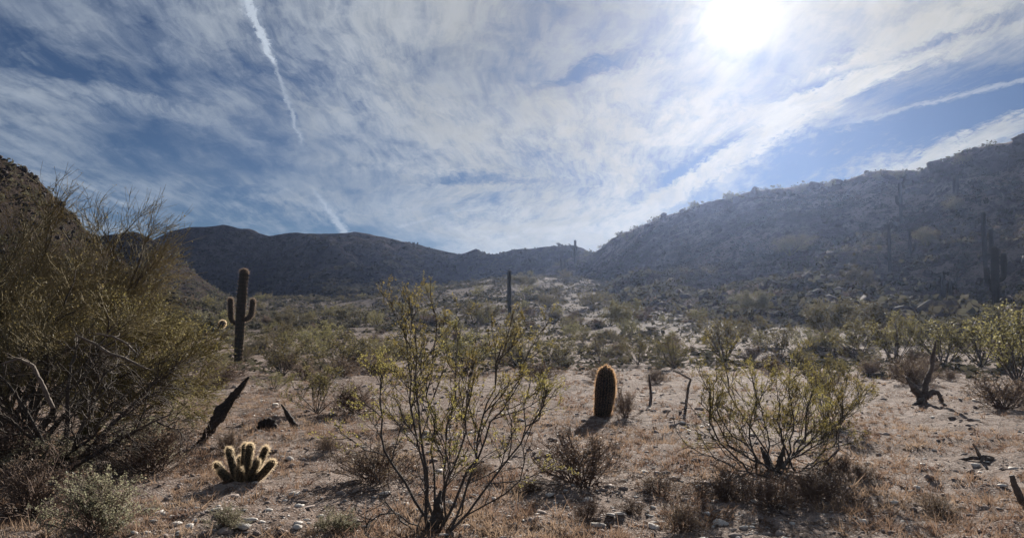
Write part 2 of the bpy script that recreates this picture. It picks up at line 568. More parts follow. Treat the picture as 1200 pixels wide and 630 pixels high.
HILL_RIGHT = hill([(540, 372, 200, 140), (600, 335, 190, 120), (655, 312, 180, 105), (695, 296, 165, 92), (735, 275, 150, 78), (765, 262, 145, 70),
                   (800, 250, 140, 64), (830, 239, 138, 60), (880, 229, 132, 56), (910, 223, 130, 54), (950, 223, 128, 52),
                   (990, 218, 125, 50), (1020, 208, 122, 48), (1068, 204, 118, 46), (1086, 207, 116, 45), (1105, 195, 114, 44),
                   (1140, 186, 112, 43), (1180, 178, 110, 41), (1200, 168, 108, 40), (1300, 140, 100, 36), (1500, 110, 90, 32),
                   (1900, 140, 75, 30), (2600, 240, 60, 30)], 2.1, 1.4, 0.085, ([0, .1, .3, .55, .7, .85, 1], [0, .05, .18, .40, .57, .80, 1.04]), 1.6)
HILL_LEFT = hill([(-1500, 200, 40, 25), (-700, 110, 44, 29), (-300, 110, 50, 35), (-120, 140, 54, 39), (0, 187, 58, 43), (40, 207, 60, 45), (75, 243, 62, 47),
                  (110, 280, 64, 49), (135, 299, 66, 51), (180, 330, 68, 53), (230, 357, 70, 55), (290, 384, 72, 57), (335, 402, 74, 59)],
                 6.4, 0.35, 0.16, 1.1, 0.2)
HILL_MID = hill([(-200, 330, 150, 122), (40, 300, 150, 122), (100, 281, 150, 122), (130, 276, 150, 122), (160, 272, 150, 122), (185, 284, 150, 122),
                 (215, 308, 150, 122), (255, 338, 150, 122), (300, 362, 150, 122), (345, 385, 150, 122)], 8.2, 1.0, 0.07, 1.1, 0.8)
RIDGE_LEFT = hill([(-300, 300, 236, 198), (60, 300, 236, 198), (150, 300, 236, 198), (175, 286, 236, 198), (200, 274, 236, 198), (225, 267, 236, 198), (262, 262, 236, 198),
                   (290, 269, 236, 198), (315, 276, 236, 198), (345, 271, 233, 175), (385, 274, 229, 145), (415, 273, 227, 135),
                   (440, 279, 227, 143), (470, 285, 227, 165), (500, 291, 227, 189), (530, 297, 227, 189), (560, 305, 227, 189), (620, 325, 227, 189)],
                  3.9, 2.7, 0.060, 1.05, 6.0, .76)
RIDGE_CENTRE = hill([(360, 360, 219, 192), (420, 330, 219, 192), (470, 312, 219, 192), (520, 301, 219, 192), (545, 297, 216, 189), (558, 292, 214, 187), (570, 298, 214, 187), (582, 298, 211, 184),
                     (600, 293, 208, 181), (640, 290, 202, 175), (672, 290, 197, 170), (690, 297, 192, 165), (730, 310, 192, 165), (800, 325, 192, 165)],
                    5.3, 1.8, 0.070, 1.05, 3.2, .76)
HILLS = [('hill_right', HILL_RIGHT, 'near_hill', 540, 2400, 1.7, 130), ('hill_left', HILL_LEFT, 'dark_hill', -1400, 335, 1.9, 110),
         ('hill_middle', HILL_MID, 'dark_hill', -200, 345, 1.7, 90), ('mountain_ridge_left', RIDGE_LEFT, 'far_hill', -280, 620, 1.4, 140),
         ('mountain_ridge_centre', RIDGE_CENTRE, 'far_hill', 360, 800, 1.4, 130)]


def land(x, y):
    h = ground_h(x, y)
    for _, f, *_r in HILLS:
        a = np.arctan2(np.asarray(x, float), np.asarray(y, float))
        ok = (a > f.az[0]) & (a < f.az[-1])
        h = np.where(ok, np.maximum(h, f(x, y)), h)
    return h


def hit(px, py, far=700.0):
    """where the line of sight of a pixel meets the land"""
    d = ray(px, py)
    s = np.exp(np.linspace(math.log(3.0), math.log(far), 4000))
    p = np.array([0, 0, CAM_H])[None] + d[None] * s[:, None]
    g = land(p[:, 0], p[:, 1])
    i = np.argmax(p[:, 2] < g)
    if p[i, 2] >= g[i]:
        i = -1
    return np.array([p[i, 0], p[i, 1], g[i]])


def on_ground(px, r):
    """the point of the land at distance r in the column px"""
    a = math.atan((px - CX) / FPX)
    x, y = r * math.sin(a), r * math.cos(a)
    return np.array([x, y, float(land(x, y))])


def build_ground():
    az = np.concatenate([np.linspace(R(-80), R(-46), 50)[:-1], np.linspace(R(-46), R(46), 450), np.linspace(R(46), R(80), 50)[1:]])
    r = np.concatenate([[0.02], np.exp(np.linspace(math.log(1.2), math.log(500), 290))])
    A, RR = np.meshgrid(az, r, indexing='ij')
    x, y = RR * np.sin(A), RR * np.cos(A) - 0.0
    z = ground_h(x, y)
    n, k = A.shape
    idx = np.arange(n * k).reshape(n, k)
    f = np.stack([idx[:-1, :-1], idx[:-1, 1:], idx[1:, 1:], idx[1:, :-1]], -1).reshape(-1, 4)
    V = np.stack([x, y, z], -1).reshape(-1, 3)
    # the rest of the flat, behind and beside the viewer
    aa = np.linspace(R(80), R(280), 60); rr = np.array([0.02, 2, 5, 12, 30, 80, 200, 400])
    A2, R2 = np.meshgrid(aa, rr, indexing='ij')
    x2, y2 = R2 * np.sin(A2), R2 * np.cos(A2)
    z2 = np.where(R2 < 40, ground_h(x2, y2), ground_h(x2, y2) * 0.4) - 0.01
    i2 = np.arange(A2.size).reshape(A2.shape)
    f2 = np.stack([i2[:-1, :-1], i2[:-1, 1:], i2[1:, 1:], i2[1:, :-1]], -1).reshape(-1, 4)
    V, F = join([(V, f), (np.stack([x2, y2, z2], -1).reshape(-1, 3), f2)])
    o = link('ground', mesh('ground', V, F, 'desert_soil'))
    tag(o, kind='structure')


def build_hills():
    for name, f, mat, p0, p1, vmax, nv in HILLS:
        a0, a1 = math.atan((p0 - CX) / FPX), math.atan((p1 - CX) / FPX)
        a0, a1 = max(a0, f.az[0]), min(a1, f.az[-1])
        na = int(min(430, max(150, (a1 - a0) * FPX / 2.6)))
        az = np.linspace(a0, a1, na)
        D, F = np.interp(az, f.az, f.t[:, 2]), np.interp(az, f.az, f.t[:, 3])
        v = np.concatenate([np.linspace(-0.03, 1.08, nv), np.linspace(1.1, vmax, 14)])
        RR = F[:, None] + (D - F)[:, None] * v[None]
        x, y = RR * np.sin(az)[:, None], RR * np.cos(az)[:, None]
        z = f(x, y)
        n, k = x.shape
        idx = np.arange(n * k).reshape(n, k)
        fc = np.stack([idx[:-1, :-1], idx[:-1, 1:], idx[1:, 1:], idx[1:, :-1]], -1).reshape(-1, 4)
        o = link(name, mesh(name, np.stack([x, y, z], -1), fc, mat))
        tag(o, kind='structure')


build_ground()
build_hills()


# ------------------------------------------------------------------ plant builders
def lines(start, direc, length, n, wig, trop, rng):
    """k wandering polylines of n points"""
    k = len(start)
    p = np.empty((k, n, 3)); p[:, 0] = start
    d = nz(np.asarray(direc, float))
    st = (np.asarray(length, float) / (n - 1))[:, None]
    trop = np.asarray(trop, float)
    for i in range(1, n):
        d = nz(d + wig * rng.normal(size=(k, 3)) + trop / (n - 1))
        p[:, i] = p[:, i - 1] + d * st
    return p


def spawn(P, m, t0, t1, ang, length, n, wig, trop, rng, lsd=0.25, taper=0.5, asd=0.2):
    """m children along each parent line; children get shorter towards the tip"""
    k, npt, _ = P.shape
    t = t0 + (t1 - t0) * (np.arange(m)[None] + rng.random((k, m))) / m
    q = t * (npt - 1)
    i = np.minimum(q.astype(int), npt - 2)
    fr = (q - i)[..., None]
    ar = np.arange(k)[:, None]
    a, b = P[ar, i], P[ar, i + 1]
    s = a * (1 - fr) + b * fr
    tan = nz(b - a)
    rnd = rng.normal(size=tan.shape)
    perp = nz(rnd - (rnd * tan).sum(-1, keepdims=True) * tan)
    an = (ang * (1 + asd * rng.normal(size=(k, m))))[..., None]
    d = np.cos(an) * tan + np.sin(an) * perp
    L = length * (1 - taper * t) * np.clip(1 + lsd * rng.normal(size=(k, m)), .35, 2)
    return lines(s.reshape(-1, 3), d.reshape(-1, 3), L.ravel(), n, wig, trop, rng)


def tubes(P, r0, r1, sides=3):
    """tapered tubes round polylines (k, n, 3)"""
    P = np.asarray(P, float)
    k, n, _ = P.shape
    r0 = np.broadcast_to(np.asarray(r0, float), (k,))
    r1 = np.broadcast_to(np.asarray(r1, float), (k,))
    tan = nz(np.gradient(P, axis=1))
    main = nz(P[:, -1] - P[:, 0])
    ref = np.where(np.abs(main[:, 2:3]) > 0.8, np.array([[1.0, 0.13, 0]]), np.array([[0.1, 0.05, 1.0]]))[:, None]
    a = nz(np.cross(tan, np.broadcast_to(ref, tan.shape)))
    b = np.cross(tan, a)
    w = np.linspace(0, 1, n)[None]
    rad = (r0[:, None] * (1 - w) + r1[:, None] * w)[..., None]
    th = np.arange(sides) * 2 * math.pi / sides
    ring = P[:, :, None] + rad[:, :, None] * (np.cos(th)[None, None, :, None] * a[:, :, None] + np.sin(th)[None, None, :, None] * b[:, :, None])
    V = ring.reshape(-1, 3)
    idx = np.arange(k * n * sides).reshape(k, n, sides)
    nx = np.roll(idx, -1, axis=2)
    f = np.stack([idx[:, :-1], nx[:, :-1], nx[:, 1:], idx[:, 1:]], -1).reshape(-1, 4)
    return V, f


def leaves(P, per, size, rng, spread=0.0, t0=0.15, up=0.2, asp=0.45):
    """small kite-shaped leaf faces along polylines"""
    k, n, _ = P.shape
    t = t0 + (1 - t0) * rng.random((k, per))
    q = t * (n - 1); i = np.minimum(q.astype(int), n - 2); fr = (q - i)[..., None]
    ar = np.arange(k)[:, None]
    s = (P[ar, i] * (1 - fr) + P[ar, i + 1] * fr).reshape(-1, 3)
    s = s + spread * rng.normal(size=s.shape)
    m = len(s)
    d = nz(rng.normal(size=(m, 3)) + np.array([0, 0, up * 2]))
    e = nz(np.cross(d, rng.normal(size=(m, 3))))
    L = (size * np.clip(1 + .35 * rng.normal(size=m), .4, 2))[:, None]
    V = np.stack([s, s + d * L * .55 + e * L * asp, s + d * L, s + d * L * .5 - e * L * asp], 1).reshape(-1, 3)
    return V, np.arange(m * 4).reshape(m, 4)


def spikes(base, direc, length, width, rng):
    m = len(base)
    d = nz(direc)
    e = nz(np.cross(d, rng.normal(size=(m, 3)))) * width
    V = np.stack([base - e, base + e, base + d * np.asarray(length).reshape(-1, 1)], 1).reshape(-1, 3)
    return V, np.arange(m * 3).reshape(m, 3)


def bez(b, c, t, n):
    s = np.linspace(0, 1, n)[:, None]
    return (1 - s) ** 2 * b + 2 * s * (1 - s) * c + s * s * t


def rand_dirs(k, el0, el1, rng):
    a = 2 * math.pi * (np.arange(k) + rng.random(k)) / k
    e = el0 + (el1 - el0) * rng.random(k)
    return np.stack([np.cos(a) * np.cos(e), np.sin(a) * np.cos(e), np.sin(e)], -1)


def place(name, parts, loc, label, category, group=None, rotz=0.0, scale=1.0, sink=0.02):
    """a thing: an empty at its base with the given (part name, mesh) children"""
    t = link(name, None, None, (loc[0], loc[1], loc[2] - sink), (0, 0, rotz), scale)
    tag(t, label, category, group)
    t.empty_display_size = 0.2
    for p in parts:
        c = link(p[0], p[1], t)
        for q in p[2:]:
            link(q[0], q[1], c)
    return t


def proto_creosote(seed, h=1.3, stems=11, leafy=1.0):
    rng = np.random.default_rng(seed)
    S = lines(np.zeros((stems, 3)) + .03 * rng.normal(size=(stems, 3)) * [1, 1, 0], rand_dirs(stems, R(38), R(78), rng),
              h * (.75 + .4 * rng.random(stems)), 7, .10, (0, 0, .35), rng)
    A = spawn(S, 6, .25, 1, .55, h * .42, 5, .14, (0, 0, .4), rng)
    B = spawn(A, 5, .2, 1, .6, h * .20, 4, .16, (0, 0, .3), rng)
    v1 = tubes(S, .011 * h, .004, 4); v2 = tubes(A, .005 * h, .0025, 3); v3 = tubes(B, .003, .002, 3)
    V, F = join([v1, v2, v3])
    lv = leaves(B, int(8 * leafy), .030, rng, .022)
    l2 = leaves(A, int(6 * leafy), .030, rng, .022, .45)
    LV, LF = join([lv, l2])
    return [('stems', mesh('creosote_stems', V, F, 'creosote_bark')), ('foliage', mesh('creosote_foliage', LV, LF, 'belt_leaf', False))]


def proto_bursage(seed, h=0.5, mat='dry_twig', lmat='dry_leaf', leafy=1.0):
    rng = np.random.default_rng(seed)
    k = 34
    S = lines(np.zeros((k, 3)) + .04 * rng.normal(size=(k, 3)) * [1, 1, 0], rand_dirs(k, R(12), R(85), rng),
              h * (.7 + .45 * rng.random(k)), 5, .16, (0, 0, .25), rng)
    A = spawn(S, 7, .2, 1, .6, h * .40, 4, .2, (0, 0, .3), rng)
    B = spawn(A, 4, .2, 1, .6, h * .20, 3, .2, (0, 0, .3), rng)
    V, F = join([tubes(S, .006, .003, 3), tubes(A, .003, .002, 3), tubes(B, .0022, .0015, 3)])
    LV, LF = leaves(B, max(1, int(3 * leafy)), .014, rng, .012)
    return [('stems', mesh('bursage_stems', V, F, mat)), ('foliage', mesh('bursage_foliage', LV, LF, lmat, False))]


def proto_palo_verde(seed, h=3.2):
    rng = np.random.default_rng(seed)
    k = 5
    S = lines(np.zeros((k, 3)), rand_dirs(k, R(42), R(72), rng), h * (.55 + .25 * rng.random(k)), 7, .14, (0, 0, .2), rng)
    A = spawn(S, 6, .3, 1, .7, h * .38, 6, .16, (0, 0, .25), rng)
    B = spawn(A, 7, .2, 1, .7, h * .21, 5, .16, (0, 0, .1), rng)
    C = spawn(B, 6, .15, 1, .6, h * .11, 3, .15, (0, 0, .0), rng)
    tr = [('trunk', mesh('palo_verde_trunk', *tubes(S, .05 * h / 3, .02, 6), 'green_bark'))]
    V, F = join([tubes(A, .018, .008, 4), tubes(B, .009, .004, 3), tubes(C, .006, .003, 3)])
    LV, LF = leaves(C, 5, .075, rng, .05, 0.05, 0, .32)
    return tr + [('branches', mesh('palo_verde_branches', V, F, 'green_bark')),
                 ('crown', mesh('palo_verde_crown', LV, LF, 'dull_leaf', False))]


# ------------------------------------------------------------------ cacti
def ribbed(path, rad, ribs=16, depth=0.14, per=4):
    """ribbed column along a path with a domed tip; returns verts, faces, crest points, crest normals"""
    path = np.asarray(path, float); rad = np.asarray(rad, float)
    n = len(path); m = ribs * per
    tan = nz(np.gradient(path, axis=0))
    a = np.zeros((n, 3)); b = np.zeros((n, 3))
    prev = np.array([1.0, 0, 0])
    for i in range(n):
        u = prev - (prev @ tan[i]) * tan[i]
        u /= np.linalg.norm(u)
        a[i] = u; b[i] = np.cross(tan[i], u); prev = u
    th = np.arange(m) * 2 * math.pi / m
    prof = 1 - depth * (0.5 - 0.5 * np.cos(ribs * th)) ** 0.8
    dirs = np.cos(th)[None, :, None] * a[:, None] + np.sin(th)[None, :, None] * b[:, None]
    V = path[:, None] + (rad[:, None] * prof[None])[..., None] * dirs
    idx = np.arange(n * m).reshape(n, m); nx = np.roll(idx, -1, 1)
    f = np.stack([idx[:-1], nx[:-1], nx[1:], idx[1:]], -1).reshape(-1, 4)
    crest = V[:, ::per]; cn = dirs[:, ::per] + 0.25 * tan[:, None]
    V = np.concatenate([V.reshape(-1, 3), path[-1:] + tan[-1:] * rad[-1] * .3])
    cap = np.stack([idx[-1], nx[-1], np.full(m, n * m)], -1)
    return V, [f, cap], crest.reshape(-1, 3), nz(cn.reshape(-1, 3))


def domed(path, r, base=0.86, bulge=1.0, dome=1.0, nseg=9):
    """radius along a path: slight taper below, rounded tip"""
    path = np.asarray(path, float)
    seg = np.linalg.norm(np.diff(path, axis=0), axis=1); s = np.concatenate([[0], np.cumsum(seg)]); L = s[-1]
    h = r * dome
    body = np.linspace(0, L - h, 26)
    tip = L - h + h * np.sin(np.linspace(0, math.pi / 2, nseg + 1)[1:])
    q = np.concatenate([body, tip])
    pts = np.stack([np.interp(q, s, path[:, i]) for i in range(3)], -1)
    t = q / L
    rad = r * (base + (1 - base) * np.clip(t / .4, 0, 1) + 0.05 * np.sin(t * 3.1) * bulge)
    rad[26:] *= np.sqrt(np.clip(1 - ((tip - (L - h)) / h) ** 2, 0.0, 1)) + 0.015
    return pts, rad


def saguaro(name, base, h, r, arms, label, spines=True, lean=(0, 0), group='saguaros in the valley', seed=0, sink=.1):
    """arms: (height at which it leaves, azimuth deg, reach, height of the tip, radius)"""
    rng = np.random.default_rng(seed + 100)
    t = link(name, None, None, base - [0, 0, sink])
    tag(t, label, 'cactus', group)

    def col(nm, path, rr, ribs, bs=.86):
        p, rad = domed(path, rr, bs)
        V, F, c, cn = ribbed(p, rad, ribs, .16, 4 if spines else 2)
        o = link(nm, mesh('saguaro_' + nm, V, F, 'cactus_skin'), t)
        if spines:
            k = 7
            bb = np.repeat(c, k, 0) + .02 * rng.normal(size=(len(c) * k, 3)); dd = nz(np.repeat(cn, k, 0) + .7 * rng.normal(size=(len(c) * k, 3)))
            link('spines', mesh('saguaro_spines', *spikes(bb, dd, .03 + .03 * rng.random(len(bb)), .0028, rng), 'saguaro_spine', False), o)
    s = np.linspace(0, 1, 14)
    bend = np.stack([lean[0] * s ** 1.5 + .02 * np.sin(s * 4 + seed), lean[1] * s, s * (h + sink)], -1)
    col('trunk', bend, r, 18)
    for z0, az, reach, z1, ra in arms:
        d = np.array([math.cos(R(az)), math.sin(R(az)), 0])
        z0 += sink; z1 += sink
        fz = z0 / (h + sink)
        st = np.array([np.interp(fz, s, bend[:, 0]), np.interp(fz, s, bend[:, 1]), z0])
        u = np.linspace(0, 1, 9)[:, None]
        elbow = st + d * reach
        rise = min(reach * .9, (z1 - z0) * .5)
        cur = (1 - u) ** 2 * st + 2 * u * (1 - u) * (elbow + [0, 0, -.02]) + u ** 2 * (elbow + [0, 0, rise])
        up = cur[-1] + np.linspace(0, 1, 8)[1:, None] * np.array([d[0] * .03, d[1] * .03, z1 - z0 - rise])
        col('arm', np.concatenate([cur, up]), ra, 12, .8)
    return t


def barrel_cactus():
    base = hit(705, 488)
    d = np.linalg.norm(base[:2]); px = d / FPX
    h, r = 60 * px, 11.4 * px
    t = link('barrel_cactus', None, None, base - [0, 0, .03], (R(1), R(4), 0))
    tag(t, 'stout ribbed barrel cactus with reddish spines alone on the open gravel', 'cactus')
    rng = np.random.default_rng(3)
    q = np.linspace(0, 1, 34)
    rad = r * np.interp(q, [0, .06, .2, .32, .5, .7, .86, .94, .985, 1], [.66, .78, .93, .95, 1.05, 1.0, .83, .62, .33, .05])
    path = np.stack([.035 * np.sin(q * 2.6), .02 * q, q * h], -1)
    V, F, c, cn = ribbed(path, rad, 22, .2, 4)
    body = link('body', mesh('barrel_body', V, F, 'cholla_skin'), t)
    tn = np.repeat(c, 8, 0); dn = np.repeat(cn, 8, 0)
    tn = tn + .006 * rng.normal(size=tn.shape)
    up = np.clip((tn[:, 2:3] / h - .5) * 1.2, -.1, .8)
    dd = nz(dn + .75 * rng.normal(size=dn.shape) + up * np.array([0, 0, 1.0]))
    link('spines', mesh('barrel_spines', *spikes(tn, dd, .022 + .03 * rng.random(len(tn)), .0022, rng), 'barrel_spine', False), body)
    q = np.linspace(0, 1, 6)
    Vb, Fb, *_ = ribbed(np.stack([0 * q, 0 * q, -.12 + q * .2], -1), r * np.array([.62, .66, .68, .70, .70, .66]), 11, .1, 2)
    link('corky_base', mesh('barrel_base', Vb, Fb, 'charred_wood'), t)


def cholla_clump():
    base = hit(284, 562)
    d = np.linalg.norm(base[:2]); px = d / FPX
    t = link('hedgehog_cactus', None, None, base - [0, 0, .02])
    tag(t, 'low clump of finger-like cactus stems ringed with glowing pale spines', 'cactus')
    rng = np.random.default_rng(5)
    # tip offsets (right px, up px, away m), thickness px
    for i, (x0, x1, up, aw, th) in enumerate([(-4, -15, 34, .02, 4.6), (0, -1, 37, .10, 4.8), (3, 6, 38, .03, 4.8), (5, 20, 34, .10, 4.4),
                                              (8, 17, 24, -.08, 4.8), (10, 31, 22, -.02, 5.0), (-8, -25, 20, -.05, 4.6), (-6, -18, 15, -.14, 4.6),
                                              (2, 2, 18, -.16, 4.8), (-1, -8, 23, .16, 4.6)]):
        b = np.array([x0 * px * .8, rng.normal() * .03 + aw * .3, -.02]); tip = np.array([x1 * px, aw, up * px])
        c = b + (tip - b) * np.array([.55, .5, .3])
        p, rad = domed(bez(b, c, tip * [1.12, 1.0, 1.08], 12), th * px * .82, .75, 1.0, 1.2)
        V, F, cr, cn = ribbed(p, rad, 11, .12, 2)
        o = link('stem', mesh('cactus_stem', V, F, 'cholla_skin'), t)
        k = 6
        bb = np.repeat(cr, k, 0) + .008 * rng.normal(size=(len(cr) * k, 3)); dd = nz(np.repeat(cn, k, 0) + .6 * rng.normal(size=(len(cr) * k, 3)))
        link('spines', mesh('cactus_spines', *spikes(bb, dd, 0.012 + .018 * rng.random(len(bb)), .0008, rng), 'pale_spine', False), o)


# ------------------------------------------------------------------ dead wood
def log_mesh(name, path, rad, mat, seed, sides=12, rough=.18):
    path = np.asarray(path, float)
    s = np.linspace(0, 1, len(path)); q = np.linspace(0, 1, 34)
    P = np.stack([np.interp(q, s, path[:, i]) for i in range(3)], -1)
    rr = np.interp(q, np.linspace(0, 1, len(rad)), rad)
    tan = nz(np.gradient(P, axis=0))
    ref = np.array([.2, 1.0, .1])
    a = nz(np.cross(tan, np.broadcast_to(ref, tan.shape))); b = np.cross(tan, a)
    th = np.arange(sides) * 2 * math.pi / sides
    rn = 1 + rough * fbm(np.cos(th)[None] * 1.9 + seed, np.sin(th)[None] * 1.9, q[:, None] * 11, 4, .75)
    V = P[:, None] + (rr[:, None] * rn)[..., None] * (np.cos(th)[None, :, None] * a[:, None] + np.sin(th)[None, :, None] * b[:, None])
    idx = np.arange(V.shape[0] * sides).reshape(-1, sides); nx = np.roll(idx, -1, 1)
    f = np.stack([idx[:-1], nx[:-1], nx[1:], idx[1:]], -1).reshape(-1, 4)
    Vv = np.concatenate([V.reshape(-1, 3), P[:1], P[-1:]])
    k = V.shape[0] * sides
    caps = np.concatenate([np.stack([nx[0], idx[0], np.full(sides, k)], -1), np.stack([idx[-1], nx[-1], np.full(sides, k + 1)], -1)])
    return mesh(name, Vv, [f, caps], mat, False)


def px_path(base, pts):
    """offsets in photo pixels (right, up) plus metres away -> metres at the distance of base"""
    s = np.linalg.norm(base[:2]) / FPX
    return np.array([[p[0] * s, p[2] if len(p) > 2 else 0.0, p[1] * s] for p in pts]), s


def dead_wood():
    b = hit(237, 519)
    P, s = px_path(b, [(-4, -3), (3, 7), (12, 22), (22, 38, .1), (32, 53, .15), (43, 70, .2)])
    t = link('cactus_skeleton', None, None, b)
    tag(t, 'charred leaning cactus stump, black and shaggy, pointing up to the right', 'dead cactus')
    tr = link('trunk', log_mesh('charred_trunk', P, np.array([3.4, 3.0, 3.4, 4.8, 5.4, 4.0, 4.4, 2.8, .9]) * s, 'charred_wood', 1, 20, .42), t)
    rng = np.random.default_rng(9)
    q = rng.random(900); pp = np.stack([np.interp(q, np.linspace(0, 1, 6), P[:, i]) for i in range(3)], -1)
    dd = nz(rng.normal(size=pp.shape) + [0.3, 0, -.5])
    rr = np.interp(q, np.linspace(0, 1, 9), np.array([4.5, 4.2, 5, 7.2, 7.6, 6.8, 5.2, 3.6, 1.2]) * s)[:, None]
    link('dead_spines', mesh('dead_spines', *spikes(pp + dd * rr * .9, dd + [0, 0, -.6], .02 + .035 * rng.random(900), .003, rng), 'dry_leaf', False), tr)

    b = hit(346, 502)
    P, s = px_path(b, [(2, -2), (-3, 6), (-9, 16), (-16, 27)])
    t = place('dead_stump', [('trunk', log_mesh('stump', P, np.array([4, 3.6, 3, 2, .8]) * s, 'charred_wood', 2))], b,
              'small black pointed stump in front of the yellow-green creosote bush', 'stump', sink=0)
    b = hit(312, 503)
    P, s = px_path(b, [(-9, 0), (-3, 6), (4, 7), (10, 1)])
    place('dead_stump', [('trunk', log_mesh('stump_low', P, np.array([3, 5, 5.5, 3]) * s, 'charred_wood', 4, 12, .4))], b,
          'low rounded black lump of dead wood left of the pointed stump', 'stump', sink=0)

    b = hit(1083, 470)
    s = np.linalg.norm(b[:2]) / FPX
    t = link('dead_snag', None, None, b)
    tag(t, 'grey broken dead tree stump with one tall splinter and a curled root', 'stump')
    for nm, pts, rad in (('trunk', [(-3, -3), (0, 6), (2, 18), (9, 33), (11, 48), (15, 63)], [4.8, 3.6, 2.9, 2.5, 2.1, 1.5, .6]),
                         ('branch', [(-2, 4), (-8, 10), (-13, 18), (-18, 25)], [4.5, 3.6, 2.6, 1]),
                         ('root', [(2, 4), (8, 10), (14, 9), (18, 2), (17, -3)], [3.2, 3, 2.6, 2.2, 1.6]),
                         ('root', [(-4, 2, -.1), (-12, 0, -.2), (-20, -2, -.3)], [3, 2.2, 1])):
        P, _ = px_path(b, pts)
        link(nm, log_mesh('snag_' + nm, P, np.array(rad) * s, 'weathered_wood', len(nm) * 1.7, 10, .28), t)

    b = hit(1192, 592)
    P, s = px_path(b, [(10, -4), (4, 6), (-1, 18), (-4, 29)])
    place('dead_branch', [('branch', log_mesh('stick', P, np.array([4, 3.5, 3, 2]) * s, 'weathered_wood', 6))], b,
          'dark broken branch stub sticking up at the right edge of the foreground', 'branch', sink=0)
    b = hit(1150, 540)
    t = link('dead_branch', None, None, b)
    tag(t, 'small pile of bleached and dark dead wood on the right hand gravel', 'branch')
    for nm, pts, rad, m in (('branch', [(-22, 1), (-8, 3), (6, 2), (18, 0)], [1, 1.8, 2, .8], 'weathered_wood'),
                            ('branch', [(-6, 0, -.1), (2, 4, 0), (10, 3, .1), (24, 0, .15)], [1, 2.2, 1.8, .6], 'weathered_wood'),
                            ('branch', [(0, 2), (-3, 8), (-5, 13), (-8, 17)], [2, 1.6, 1.2, .6], 'bleached_wood')):
        P, s = px_path(b, pts)
        link(nm, log_mesh('litter', P, np.array(rad) * s, m, 3.1), t)
    b = hit(762, 473)
    P, s = px_path(b, [(0, -2), (1, 10), (0, 22), (-1, 34)])
    place('dead_stalk', [('stalk', log_mesh('stalk', P, np.array([1.8, 1.5, 1.4, 1.0]) * s, 'weathered_wood', 8))], b,
          'thin upright dead stalk right of the barrel cactus', 'stalk', sink=0)
    b = hit(806, 480)
    P, s = px_path(b, [(-3, -2), (-1, 12), (1, 26), (4, 34), (-6, 40), (-16, 44)])
    place('dead_stalk', [('stalk', log_mesh('stalk_bent', P, np.array([1.7, 1.4, 1.3, 1.2, 1.0, .6]) * s, 'bleached_wood', 8.5))], b,
          'bent grey dead stalk standing left of the right foreground creosote', 'stalk', sink=0)
    b = hit(255, 396)
    P, s = px_path(b, [(-3, -2), (0, 6), (3, 12)])
    t = link('cholla', None, None, b)
    tag(t, 'tiny upright cholla with a glowing pale tip left of the armed saguaro', 'cactus')
    link('trunk', log_mesh('cholla_trunk', P, np.array([2, 2.4, 2.4]) * s, 'charred_wood', 3), t)
    p, rad = domed(bez(P[-1], P[-1] + [1 * s, 0, 2 * s], P[-1] + [4 * s, 0, 7 * s], 8), 3.4 * s, .7, 1, 1.1)
    V, F, cr, cn = ribbed(p, rad, 9, .1, 2)
    hd = link('head', mesh('cholla_head', V, F, 'cholla_skin'), t)
    rng = np.random.default_rng(2)
    bb = np.repeat(cr, 7, 0); dd = nz(np.repeat(cn, 7, 0) + .5 * rng.normal(size=(len(bb), 3)))
    link('spines', mesh('cholla_spines', *spikes(bb, dd, np.full(len(bb), 1.6 * s), .004, rng), 'pale_spine', False), hd)


